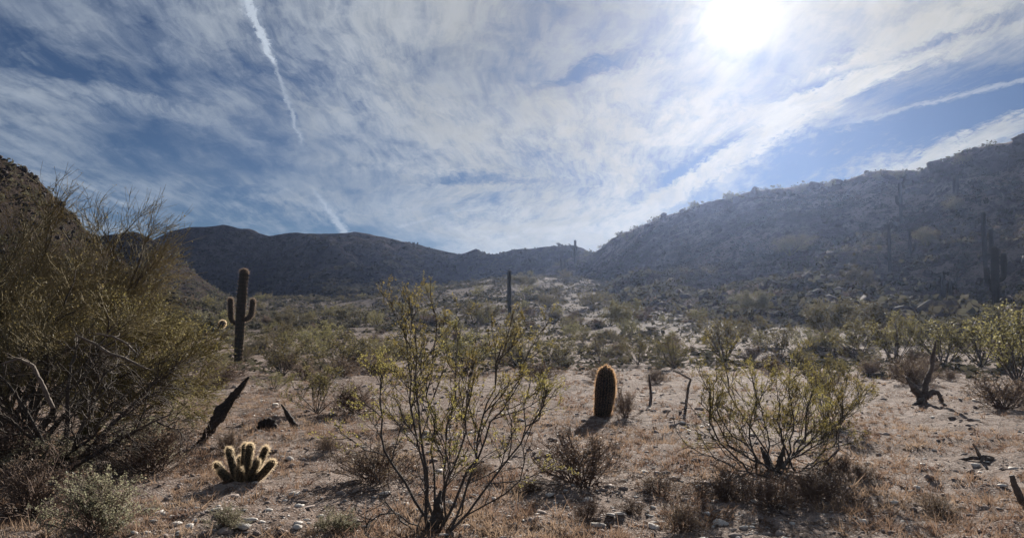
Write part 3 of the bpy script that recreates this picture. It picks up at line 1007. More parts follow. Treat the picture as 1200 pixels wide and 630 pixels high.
# ------------------------------------------------------------------ the large foreground plants
def hero_creosote(base_px, stumps, targets, bare, h, label, seed, trunk_r, leafy=1.0, base_spread=0.05, shrink=.80, low=.45, wide=.78):
    rng = np.random.default_rng(seed)
    b = hit(*base_px)
    s = np.linalg.norm(b[:2]) / FPX
    t = link('creosote_bush', None, None, b - [0, 0, .03])
    tag(t, label, 'bush', 'tall creosote bushes in the foreground')

    for pts, rad in stumps:
        P, _ = px_path(b, pts)
        link('trunk', log_mesh('creosote_trunk', P, np.array(rad) * s, 'creosote_bark', pts[0][0], 12, .3), t)

    def to_line(x, y, aw, n=11, bow=.35, sw=.022):
        tip = np.array([x * s, aw, y * s])
        st = np.array([x * s * .06, aw * .06, .0]) + base_spread * rng.normal(size=3) * [1, 1, 0]
        c = st + (tip - st) * np.array([bow + .25, bow + .25, low]) + .05 * rng.normal(size=3)
        P = bez(st, c, tip, n)
        w = np.cumsum(rng.normal(size=(n, 3)), 0) * sw * 1.35
        return P + (w - w * 0) * np.sin(np.linspace(0, 1, n) * math.pi * .75)[:, None]
    M = np.array([to_line(q[0] * wide, q[1] * shrink, q[2]) for q in targets])
    for i, P in enumerate(M):
        st = link('stem', mesh('creosote_stem', *tubes(P[None], trunk_r * (.75 + .5 * rng.random()), .0045, 7), 'creosote_bark'), t)
        A = spawn(P[None], 7, .36, 1, .55, h * .30, 6, .17, (0, 0, .40), rng, taper=.4)
        B = spawn(A, 5, .2, 1, .6, h * .15, 5, .15, (0, 0, .35), rng)
        C = spawn(B, 3, .2, 1, .6, h * .07, 3, .15, (0, 0, .3), rng)
        link('twigs', mesh('creosote_twigs', *join([tubes(A, .0052, .0024, 4), tubes(B, .003, .0016, 3), tubes(C, .0018, .0012, 3)]), 'creosote_bark'), st)
        tip = spawn(P[None], 4, .75, 1, .35, h * .2, 5, .12, (0, 0, .4), rng)
        lv = [leaves(C, int(19 * leafy), .0092, rng, .006, .35), leaves(B, int(9 * leafy), .0095, rng, .007, .6), leaves(tip, int(28 * leafy), .0095, rng, .008, .3)]
        link('foliage', mesh('creosote_leaves', *join(lv), 'creosote_leaf', False), st)
    for q in bare:
        P = to_line(*q[:3], bow=.5, sw=.035)
        st = link('bare_stem', mesh('creosote_bare_stem', *tubes(P[None], trunk_r * .6, .003, 6), 'creosote_bark'), t)
        A = spawn(P[None], 6, .3, 1, .6, h * .16, 6, .22, (0, 0, q[3] if len(q) > 3 else .2), rng)
        B = spawn(A, 3, .2, 1, .6, h * .08, 4, .25, (0, 0, .1), rng)
        link('twigs', mesh('bare_twigs', *join([tubes(A, .004, .002, 3), tubes(B, .0022, .0013, 3)]), 'creosote_bark'), st)
    return t, s


def twig_tree(name, base, limbs, h, label, seed, bark, twig, leafmat=None, trop=(0, 0, .3), lens=(.42, .26, .13), counts=(7, 8, 6), leafn=0, leafs=.03,
              trunk_r=.06, wig=.15, group=None, category='tree'):
    """limbs: tip offsets in metres (right, away, up)"""
    rng = np.random.default_rng(seed)
    t = link(name, None, None, base - [0, 0, .05])
    tag(t, label, category, group)
    M = []
    for tip in limbs:
        tip = np.array(tip, float)
        st = .05 * rng.normal(size=3) * [1, 1, 0]
        c = st + (tip - st) * [.35, .35, .55] + .12 * rng.normal(size=3)
        P = bez(st, c, tip, 11)
        w = np.cumsum(rng.normal(size=(11, 3)), 0) * .028 * h / 3
        P = P + w * np.linspace(0, 1, 11)[:, None] ** .5
        M.append(P)
        link('trunk', mesh('tree_limb', *tubes(P[None], trunk_r * (.7 + .5 * rng.random()), trunk_r * .22, 8), bark), t)
    M = np.array(M)
    A = spawn(M, counts[0], .25, 1, .6, h * lens[0], 7, wig, trop, rng)
    B = spawn(A, counts[1], .15, 1, .55, h * lens[1], 6, wig * .9, trop, rng)
    C = spawn(B, counts[2], .12, 1, .5, h * lens[2], 4, wig * .8, trop, rng)
    br = link('branches', mesh('tree_branches', *tubes(A, trunk_r * .3, trunk_r * .1, 5), bark), t)
    link('twigs', mesh('tree_twigs', *join([tubes(B, trunk_r * .11, .0032, 3), tubes(C, .0036, .0020, 3)]), twig), br)
    if leafn and leafmat:
        link('crown', mesh('tree_crown', *leaves(C, leafn, leafs, rng, leafs * .6, .05, 0, .3), leafmat, False), t)
    return t


def foreground():
    # creosote in the middle of the foreground
    hero_creosote((508, 622), [([(-6, -8), (-3, 4), (2, 16), (7, 32, .05)], [9, 7.5, 6.5, 6, 3]), ([(1, 10), (6, 22), (5, 36, -.05), (8, 50)], [5, 5, 4, 1.5])],
                  [(-62, 290, .2), (-30, 300, -.1), (14, 285, .3), (60, 250, .3), (104, 262, .2), (76, 200, -.2), (138, 215, .35),
                   (-78, 220, .3), (146, 165, .1)],
                  [(-28, 92, -.1, .5), (-66, 70, .1), (128, 128, .1), (110, 82, -.1), (62, 18, -.15, -.2), (-40, 30, -.2, .6)], 1.9,
                  'tall open creosote bush with a dark forked trunk in the centre foreground', 21, .0125, 1.15)
    # creosote on the right
    hero_creosote((908, 552), [([(-2, -6), (-4, 4), (-9, 16), (-15, 30)], [6, 4.8, 3.2, 1.2]), ([(2, -5), (4, 6), (7, 18), (12, 32)], [5, 4, 3, 1.2])],
                  [(-75, 140, .2), (-48, 170, .4), (-30, 150, 0), (-8, 160, .3), (18, 150, .1), (38, 138, .5), (60, 150, .3), (82, 110, .2), (112, 118, .4),
                   (30, 175, .6), (-95, 112, .3), (66, 95, -.2), (-62, 120, -.3), (95, 140, .1), (2, 130, -.4)],
                  [(-112, 66, -.1, -.9), (-92, 92, -.2, -.9), (-70, 60, -.3, -.6), (-96, 40, -.1, -.7), (-55, 40, -.35, -.4), (70, 52, -.2), (95, 66, 0), (-40, 22, -.4, .2), (46, 30, -.3)],
                  1.55, 'spreading creosote bush with many dark bare lower stems, right foreground', 22, .0125, 1.0, .15, .62, .28, 1.0)
    # thicket at the left edge
    T = 'trees of the left hand thicket'
    b = on_ground(112, 12.4)
    twig_tree('palo_verde', b, [(-.9, .3, 1.3), (.1, .2, 1.6), (.8, 0, 1.5), (1.25, .2, 1.15), (-.3, -.3, 1.2), (.5, .8, 1.6), (1.0, -.5, .9), (1.3, .4, .75)], 2.2,
              'yellow-green palo verde with a dense fine crown at the right of the left thicket', 31, 'green_bark', 'green_bark', 'palo_verde_leaf',
              (0.1, 0, .0), (.34, .24, .14), (8, 10, 8), 4, .021, .045, .16, T)
    b = on_ground(10, 14.5)
    twig_tree('palo_verde', b, [(-1.6, .4, 2.9), (-.4, 0, 3.2), (.45, .3, 3.0), (.1, -.5, 2.1), (-1.0, -.5, 1.9), (1.0, .3, 2.0), (-.7, .8, 2.5), (.3, .4, 1.5), (-.5, -.6, 1.2)], 3.9,
              'tall brown twiggy tree at the left edge, its bare shoots against the sky', 32, 'mesquite_bark', 'twig_bark', 'palo_verde_leaf',
              (0.18, 0, .28), (.34, .26, .13), (8, 9, 7), 2, .020, .06, .15, T)
    b = on_ground(105, 15.5)
    twig_tree('palo_verde', b, [(-.5, .4, 2.6), (.2, 0, 3.15), (.75, .3, 3.0), (1.1, .1, 2.5), (-.9, -.3, 1.9), (.5, -.5, 2.0), (.9, .3, 1.3), (-.3, .3, 1.3)], 3.5,
              'twiggy bare tree in the left thicket whose fan of shoots leans right over the ridge', 33, 'mesquite_bark', 'twig_bark', 'palo_verde_leaf',
              (0.28, 0, .22), (.34, .26, .13), (8, 9, 7), 2, .020, .05, .15, T)
    b = on_ground(40, 11.6)
    twig_tree('palo_verde', b, [(-1.3, .3, 1.5), (-.5, .1, 1.9), (.3, .2, 1.9), (.9, .1, 1.6), (-.9, -.3, 1.1), (.5, -.4, 1.2), (1.0, .5, 1.1), (0, .5, 1.5)], 2.5,
              'olive-brown twiggy tree filling the middle of the left thicket', 35, 'mesquite_bark', 'twig_bark', 'palo_verde_leaf',
              (0.1, 0, .1), (.36, .25, .13), (8, 9, 8), 2, .022, .045, .16, T)
    b = on_ground(80, 9.6)
    twig_tree('mesquite_tree', b, [(-.9, .1, 1.2), (-.5, -.3, .75), (.35, .1, 1.25), (.95, .2, 1.0), (1.25, -.1, .75), (-.1, .4, 1.4), (.7, -.4, .55), (-1.1, .3, .7)], 1.7,
              'dark gnarled mesquite with crooked limbs low in the left thicket', 34, 'mesquite_bark', 'mesquite_bark', None,
              (0.1, 0, -.25), (.42, .28, .13), (6, 7, 5), 0, .02, .035, .22, 'trees of the left hand thicket')
    # bleached dead limbs hanging in the thicket
    for pts, rad, lab in (([(62, 478), (50, 452), (38, 428), (22, 420), (2, 426)], [3.2, 2.8, 2.4, 2, 1.2], 'arching pale dead limb low at the far left of the thicket'),
                          ([(88, 392), (110, 402), (128, 414), (145, 419), (172, 432)], [1.4, 2, 2.2, 2, 1.2], 'long pale dead limb lying across the left thicket'),
                          ([(114, 391), (132, 394), (148, 402), (162, 416)], [1.0, 1.6, 1.6, 1.0], 'short bleached dead limb above the long pale one in the thicket')):
        d0 = 8.6
        b = on_ground(pts[0][0], d0)
        P = []
        for x, y in pts:
            r_ = ray(x, y); k = d0 / np.hypot(r_[0], r_[1]); P.append(r_ * k + [0, 0, CAM_H])
        P = np.array(P)
        o = link('dead_limb', None, None, P[0])
        tag(o, lab, 'branch', 'bleached dead limbs in the thicket')
        link('branch', log_mesh('dead_limb_branch', P - P[0], np.array(rad) * .7 * d0 / FPX, 'bleached_wood', 2.2, 8, .25), o)
        rng = np.random.default_rng(len(lab))
        for tw in spawn((P - P[0])[None], 7, .1, 1, .9, .28, 5, .3, (0, 0, -.3), rng):
            link('twig', mesh('dead_limb_twig', *tubes(tw[None], .0045, .0016, 4), 'bleached_wood'), o)


PROTO = {}


def protos():
    PROTO['creosote'] = [proto_creosote(41 + i, 1.3, 11 + i, 1.0) for i in range(4)]
    PROTO['bursage'] = [proto_bursage(51 + i) for i in range(3)]
    PROTO['sage'] = [proto_bursage(61 + i, .5, 'dry_twig', 'sage_leaf', 3.0) for i in range(3)]
    PROTO['palo'] = [proto_palo_verde(71 + i) for i in range(3)]


SIZE = {'creosote': 1.45, 'bursage': .55, 'sage': .58, 'palo': 3.4}
NAME = {'creosote': 'creosote_bush', 'bursage': 'bursage', 'sage': 'brittlebush', 'palo': 'palo_verde'}
TAKEN = []


def plant(kind, px, py, hpx, label, group, seed, wide=1.0):
    rng = np.random.default_rng(seed)
    b = hit(px, py)
    d = np.linalg.norm(b[:2])
    sc = hpx * d / FPX / SIZE[kind]
    o = place(NAME[kind], PROTO[kind][seed % len(PROTO[kind])], b, label, 'tree' if kind == 'palo' else 'bush', group, rng.random() * 6.28,
              (sc * wide, sc * wide, sc))
    TAKEN.append((b[0], b[1], .5 * sc * wide))
    return o


def midground():
    G = 'creosote bushes on the flat'
    for i, (px, py, h, w, lab) in enumerate([
            (372, 484, 56, 1.15, 'yellow-green creosote bush behind the small pointed black stump'),
            (330, 440, 42, 1.5, 'olive creosote bush just right of the armed saguaro'),
            (400, 437, 43, 1.6, 'broad yellowish creosote bush in the row right of the armed saguaro'),
            (452, 432, 38, 1.4, 'yellowish creosote bush directly left of the tall central creosote'),
            (322, 458, 22, 1.8, 'low spreading olive bush below and right of the armed saguaro'),
            (545, 437, 51, 1.3, 'grey-green bush half hidden behind the tall central creosote'),
            (606, 430, 49, 1.3, 'olive creosote bush at the right shoulder of the tall central creosote'),
            (655, 428, 36, 1.4, 'olive creosote bush left of and behind the barrel cactus'),
            (703, 424, 33, 1.3, 'olive creosote bush directly behind the barrel cactus'),
            (748, 427, 34, 1.2, 'creosote bush right of and behind the barrel cactus'),
            (790, 432, 38, 1.1, 'faint olive bush between the barrel cactus and the right foreground creosote'),
            (850, 420, 51, 1.2, 'tall pale bush behind the left part of the right foreground creosote'),
            (915, 422, 41, 1.3, 'dusty olive bush behind the right foreground creosote'),
            (1005, 424, 44, 1.3, 'dusty bush left of and behind the grey dead tree stump'),
            (1050, 428, 51, 1.2, 'rounded dark bush directly behind the grey dead tree stump'),
            (1105, 430, 48, 1.4, 'broad dusty bush right of and behind the grey dead tree stump'),
            (1150, 430, 51, 1.3, 'dusty bush below the cluster of saguaros on the right'),
            (1192, 448, 76, 1.2, 'dark tangled bush at the right edge above the shaded ground'),
            (968, 494, 66, .9, 'slender small creosote at the right flank of the right foreground creosote'),
            (732, 488, 32, .7, 'small dark tuft bush just right of the barrel cactus base'),
            (255, 452, 30, 1.6, 'low grey-purple bush at the foot of the armed saguaro')]):
        plant('creosote' if i not in (19, 20) else 'bursage', px, py, h, lab, G if i not in (19, 20) else 'dry bursage bushes', 200 + i, w)
    G = 'dry bursage bushes'
    for i, (px, py, h, w, lab) in enumerate([
            (680, 566, 62, 1.3, 'dry purple-brown twiggy bush below the barrel cactus'),
            (442, 566, 52, 1.5, 'dry brown twiggy bush left of the tall central creosote trunk'),
            (412, 484, 36, 1.2, 'dry dark bush at the right side of the yellow-green creosote behind the stump'),
            (770, 578, 26, 1.6, 'flat dark dry shrub between the two foreground creosotes'),
            (690, 606, 26, 1.2, 'small dark dry shrub right of the central creosote trunk'),
            (800, 622, 36, 1.1, 'spiky dark dry tuft at the bottom edge below the right creosote'),
            (385, 528, 20, 1.1, 'tiny dry bush on gravel right of the glowing cactus clump'),
            (852, 586, 40, 1.5, 'reddish-brown dry brush in front of the left side of the right creosote'),
            (905, 592, 36, 1.5, 'reddish-brown dry brush directly in front of the right creosote base'),
            (955, 584, 36, 1.5, 'reddish-brown dry brush in front of the right side of the right creosote'),
            (985, 556, 24, 1.3, 'small dry brush at the right hand base of the right creosote'),
            (560, 560, 22, 1.3, 'small dry brush just right of the central creosote stems'),
            (620, 575, 18, 1.8, 'flat dark dry brush left of the dry purple-brown bush'),
            (740, 600, 18, 1.6, 'flat dark dry brush right of the small dark dry shrub'),
            (480, 500, 20, 1.5, 'small dry brush left of the central creosote crown'),
            (1100, 600, 20, 1.6, 'low tawny brush on the right foreground gravel'),
            (1010, 560, 16, 1.6, 'flat dry shrub right of the right foreground creosote'),
            (1175, 478, 34, 1.6, 'dry grey shrub in the shade at the right edge'),
            (635, 445, 22, 1.6, 'low dry shrub left of and behind the barrel cactus'),
            (40, 600, 60, 1.3, 'dark dry bush in the bottom left corner'),
            (5, 560, 60, 1.4, 'dark leafless bush at the left edge under the thicket'),
            (178, 552, 54, 1.3, 'tawny dry bush left of the glowing cactus clump'),
            (268, 532, 28, 1.0, 'tawny upright bush between the leaning black stump and the glowing cactus clump')]):
        plant('bursage', px, py, h, lab, G, 300 + i, w)
    G = 'brittlebush clumps'
    for i, (px, py, h, w, lab) in enumerate([
            (112, 622, 62, 1.1, 'pale grey-green leafy bush at the bottom left'),
            (168, 540, 46, 1.3, 'grey-green low bush at the foot of the left thicket'),
            (60, 560, 46, 1.3, 'grey-green bush in the shade below the gnarled mesquite'),
            (265, 618, 26, 1.2, 'small green sprig bush among pale stones at the bottom left'),
            (392, 622, 28, 1.2, 'small olive sprig at the bottom edge left of the central trunk')]):
        plant('sage', px, py, h, lab, G, 400 + i, w)
    G = 'palo verde trees on the slopes'
    for i, (px, py, h, w, lab) in enumerate([
            (415, 382, 30, 1.6, 'pale green rounded tree below the left mountain ridge'),
            (340, 386, 26, 1.5, 'dull green tree right of the armed saguaro on the rising flat'),
            (732, 390, 48, 1.1, 'dark rounded tree on the slope above and right of the barrel cactus'),
            (615, 340, 26, 1.3, 'twiggy grey tree beside the lone saguaro column at the pass'),
            (970, 404, 66, 1.1, 'large hazy grey-green tree at the foot of the right hill'),
            (1020, 396, 46, 1.2, 'hazy bush-like tree right of the large grey-green one at the hill foot'),
            (1008, 340, 34, 1.2, 'dark rounded tree halfway up the right hill'),
            (735, 283, 14, 1.0, 'tiny bare tree on the crest near the low end of the right hill'),
            (814, 247, 14, 1.0, 'tiny tree breaking the crest above the steep rocks of the right hill'),
            (858, 237, 16, 1.2, 'small bushy tree on the crest left of the long level ridge top'),
            (940, 226, 12, 1.3, 'low tree on the level ridge top of the right hill'),
            (975, 222, 12, 1.2, 'low tree further right on the level ridge top'),
            (1030, 213, 14, 1.4, 'bushy tree on the crest left of the rock knob'),
            (1053, 211, 13, 1.2, 'pale bushy tree on the crest just left of the rock knob'),
            (1128, 195, 16, 1.3, 'pale bushy tree on the crest right of the rock knob'),
            (1085, 290, 26, 1.4, 'pale hazy tree on the upper slope of the right hill'),
            (925, 300, 30, 1.4, 'hazy tree on the dark upper slope of the right hill'),
            (880, 372, 36, 1.3, 'hazy tree at the foot of the dark slope behind the right creosote'),
            (1120, 250, 22, 1.4, 'pale tree high on the right hill under the crest')]):
        plant('palo', px, py, h, lab, G, 500 + i, w)


def saguaros():
    def sg(px, pyb, pyt, wpx, arms, lab, seed, sp=False, lean=0):
        b = hit(px, pyb)
        s = np.linalg.norm(b[:2]) / FPX
        saguaro('saguaro', b, (pyb - pyt) * s, wpx * s * .5, [(a[0] * s, a[1], a[2] * s, a[3] * s, a[4] * s * .5) for a in arms], lab, sp, (lean * s, 0), seed=seed)
    sg(278, 428, 322, 9.6, [(46, 178, 10.5, 74, 5.6), (50, 2, 12.5, 73, 5.6)], 'saguaro with two short raised arms standing alone before the left mountain', 1, True, 6)
    sg(597, 372, 316, 4.6, [], 'lone armless saguaro column behind the tall central creosote', 2)
    sg(658, 322, 295, 2.8, [(6, 0, 4, 18, 2.2)], 'small saguaro left of the tallest one on the saddle', 3)
    sg(674, 310, 281, 3.0, [(6, 0, 3.5, 16, 2), (8, 180, 4, 17, 2)], 'tallest slim saguaro standing on the saddle below the sky', 4)
    sg(1043, 318, 268, 3.6, [], 'hazy armless saguaro halfway up the right hill', 5)
    sg(1056, 262, 218, 3.6, [(20, 180, 4, 30, 2.6)], 'hazy saguaro below the crest left of the rock knob', 6)
    sg(1067, 302, 272, 3.0, [(6, 0, 5, 16, 2.4)], 'small hazy saguaro right of the armless one on the right hill', 7)
    sg(1106, 358, 325, 4.6, [(4, 180, 4.6, 18, 3.6), (3, 0, 7, 26, 4.2)], 'three-stemmed saguaro behind a dark boulder on the right', 8)
    sg(1155, 316, 258, 4.4, [(14, 0, 7, 42, 4)], 'tall saguaro behind the armed cluster at the right', 9)
    sg(1168, 362, 300, 7.0, [(24, 180, 8, 42, 5), (28, 0, 9, 56, 5), (16, 215, 7, 30, 5)], 'large many-armed saguaro near the right edge', 10)
    sg(1122, 228, 208, 2.8, [], 'short saguaro near the crest right of the rock knob', 11)
    sg(1118, 228, 212, 2.4, [], 'shorter of the two saguaros near the crest right of the rock knob', 12)


# ------------------------------------------------------------------ stones
def ico(sub):
    import bmesh
    bm = bmesh.new()
    bmesh.ops.create_icosphere(bm, subdivisions=sub, radius=1.0)
    bm.verts.ensure_lookup_table()
    V = np.array([v.co[:] for v in bm.verts]); F = np.array([[v.index for v in f.verts] for f in bm.faces])
    bm.free()
    return V, F


def rock(seed, sub=2, flat=.6, rough=.3):
    V, F = ico(sub)
    n = fbm(V[:, 0] * 1.3 + seed * 7.1, V[:, 1] * 1.3, V[:, 2] * 1.3 + seed, 3)
    # planar cuts make angular faces
    rng = np.random.default_rng(seed)
    V = V * (1 + rough * n)[:, None]
    for _ in range(6):
        d = nz(rng.normal(size=3)); c = .55 + .3 * rng.random()
        e = V @ d
        V = V - np.maximum(e - c, 0)[:, None] * d * .9
    return V * [1, .8, flat], F


def stones():
    G = 'pale stones lying in the foreground'
    for i, (px, py, w, lab) in enumerate([
            (174, 598, 13, 'whitish stone alone between the leafy bush and the glowing cactus clump'),
            (315, 598, 12, 'whitish angular stone below and right of the glowing cactus clump'),
            (350, 593, 13, 'pale elongated stone pointing right, below the glowing cactus clump'),
            (203, 616, 14, 'pale stone at the left of the bottom left stone cluster'),
            (221, 618, 13, 'pale stone in the middle of the bottom left stone cluster'),
            (232, 610, 11, 'small flat stone at the upper right of the bottom left cluster'),
            (286, 618, 20, 'broad flat grey stone at the bottom left beside the green sprig'),
            (348, 618, 16, 'flat grey stone at the bottom left of the central creosote'),
            (298, 566, 10, 'small pale stone right under the glowing cactus clump'),
            (766, 618, 18, 'flat white slab at the bottom edge between the two creosotes'),
            (845, 614, 20, 'flat bluish grey slab at the bottom edge under the right creosote'),
            (916, 590, 14, 'pale flat stone in the shade under the right creosote'),
            (1046, 590, 12, 'small pale stone on the right foreground gravel'),
            (545, 618, 16, 'bluish stone just right of the central creosote trunk'),
            (1012, 612, 11, 'small pale stone at the bottom right'),
            (338, 538, 12, 'flat grey stone right of the glowing cactus clump'),
            (1075, 572, 12, 'dull flat stone in the right foreground grass')]):
        b = hit(px, py); s = np.linalg.norm(b[:2]) / FPX * w * .5
        V, F = rock(20 + i, 2, .42)
        o = link('stone', mesh('stone', V * s, F, 'pale_stone', False), None, b + [0, 0, s * .12], (.1, .15, i * 1.3))
        tag(o, lab, 'stone', G)
    # boulders on the hill
    for i, (px, py, w, lab) in enumerate([
            (1092, 368, 30, 'large dark boulder below the three-stemmed saguaro'), (1118, 366, 22, 'boulder with a sunlit top right of the large dark one'),
            (1100, 203, 24, 'dark square rock knob on the crest of the right hill'), (1112, 204, 14, 'smaller rock right of the knob on the crest')]):
        b = hit(px, py); s = np.linalg.norm(b[:2]) / FPX * w * .5
        V, F = rock(60 + i, 3, .75 if i < 2 else 1.1, .35)
        o = link('boulder', mesh('boulder', V * s, F, 'dark_stone', False), None, b + [0, 0, s * .3], (0, 0, i))
        tag(o, lab, 'boulder', 'boulders on the right hill')


def scatter_mesh(V, F, pos, scale, rng, tilt=.5):
    """many copies of a small mesh joined (scale: (k,3))"""
    k, m = len(pos), len(V)
    a = rng.random(k) * 6.283
    ca, sa = np.cos(a), np.sin(a)
    S = V[None] * scale[:, None]
    tx = tilt * rng.normal(size=k)[:, None]
    y = S[..., 1] * np.cos(tx) - S[..., 2] * np.sin(tx); z = S[..., 1] * np.sin(tx) + S[..., 2] * np.cos(tx)
    x = S[..., 0]
    X = np.stack([x * ca[:, None] - y * sa[:, None], x * sa[:, None] + y * ca[:, None], z], -1) + pos[:, None]
    return X.reshape(-1, 3), (F[None] + (np.arange(k) * m)[:, None, None]).reshape(-1, F.shape[1])


def spread(k, r0, r1, a0, a1, rng, power=1.0):
    r = np.exp(math.log(r0) + (math.log(r1) - math.log(r0)) * rng.random(k) ** power)
    a = R(a0) + (R(a1) - R(a0)) * rng.random(k)
    return r * np.sin(a), r * np.cos(a), r


def ground_cover():
    rng = np.random.default_rng(77)
    # gravel
    parts = []
    for q in range(5):
        V, F = rock(80 + q, 1, .5, .4)
        x, y, r = spread(2500, 3.6, 45, -42, 42, rng)
        s = np.clip(rng.lognormal(-4.15, .55, len(x)), .006, .07) * (1 + r * .035)
        p = np.stack([x, y, ground_h(x, y) + s * .05], -1)
        sc = s[:, None] * (np.array([1, 1, .8]) + .25 * rng.normal(size=(len(x), 3)))
        parts.append(scatter_mesh(V, F, p, np.abs(sc), rng, .25))
    V, F = join(parts)
    tag(link('gravel', mesh('gravel', V, F, 'gravel_stone', False)), 'loose brown and grey gravel strewn over the desert floor', None, None, 'stuff')
    parts = []
    for q in range(3):
        V, F = rock(90 + q, 1, .4, .4)
        x, y, r = spread(1500, 3.6, 40, -44, 44, rng)
        keep = fbm(x * .5, y * .5, 2.2, 3) > -.1
        x, y, r = x[keep], y[keep], r[keep]
        s = np.clip(rng.lognormal(-3.95, .5, len(x)), .008, .06) * (1 + r * .03)
        p = np.stack([x, y, ground_h(x, y) + s * .12], -1)
        parts.append(scatter_mesh(V, F, p, s[:, None] * np.array([1.1, 1, .8]), rng, .3))
    V, F = join(parts)
    tag(link('pale_gravel', mesh('pale_gravel', V, F, 'pale_stone', False)), 'scattered whitish quartz chips among the brown gravel', None, None, 'stuff')
    # dry stubble grass
    x, y, r = spread(36000, 3.4, 34, -42, 42, rng, 1.25)
    f = 1.5 * fbm(x * .55, y * .55, 6.6, 3)
    keep = f > -.5 + .75 * np.clip((r - 8) / 14, 0, 1) + .25 * rng.normal(size=len(x))
    x, y, r = x[keep], y[keep], r[keep]
    k, nb = len(x), 9
    c = np.stack([x, y, ground_h(x, y) - .005], -1)
    b = np.repeat(c, nb, 0) + .022 * rng.normal(size=(k * nb, 3)) * [1, 1, 0]
    d = nz(rng.normal(size=(k * nb, 3)) * [.6, .6, .2] + [0, 0, .8])
    L = np.repeat(np.clip(.062 * rng.lognormal(0, .5, k), .015, .19), nb) * (.5 + .8 * rng.random(k * nb))
    V, F = spikes(b, d, L, np.repeat(.0030 * (1 + r * .05), nb)[:, None], rng)
    tag(link('dry_grass', mesh('dry_grass', V, F, 'straw', False)), 'short straw coloured dry grass stubble on the desert floor', None, None, 'stuff')
    # twig litter
    x, y, r = spread(1800, 3.6, 26, -42, 42, rng)
    s0 = np.stack([x, y, ground_h(x, y) + .012], -1)
    dr = nz(rng.normal(size=(len(x), 3)) * [1, 1, .12])
    P = lines(s0, dr, .08 + .16 * rng.random(len(x)), 4, .22, (0, 0, 0), rng)
    V, F = tubes(P, .003, .0015, 3)
    tag(link('twig_litter', mesh('twig_litter', V, F, 'dry_twig')), 'fallen dry twigs littering the ground', None, None, 'stuff')


def clump(rng, nl, size):
    """a rough half ball of leaf faces, 1 m wide"""
    d = nz(rng.normal(size=(nl, 3))); d[:, 2] = np.abs(d[:, 2])
    p = d * (.22 + .28 * rng.random(nl) ** .5)[:, None] * [1, 1, .9]
    a = nz(rng.normal(size=(nl, 3))); b = nz(np.cross(a, rng.normal(size=(nl, 3))))
    L = (size * (.6 + .8 * rng.random(nl)))[:, None]
    V = np.stack([p - a * L, p + b * L * .6, p + a * L, p - b * L * .6], 1).reshape(-1, 3)
    return V, np.arange(nl * 4).reshape(nl, 4)


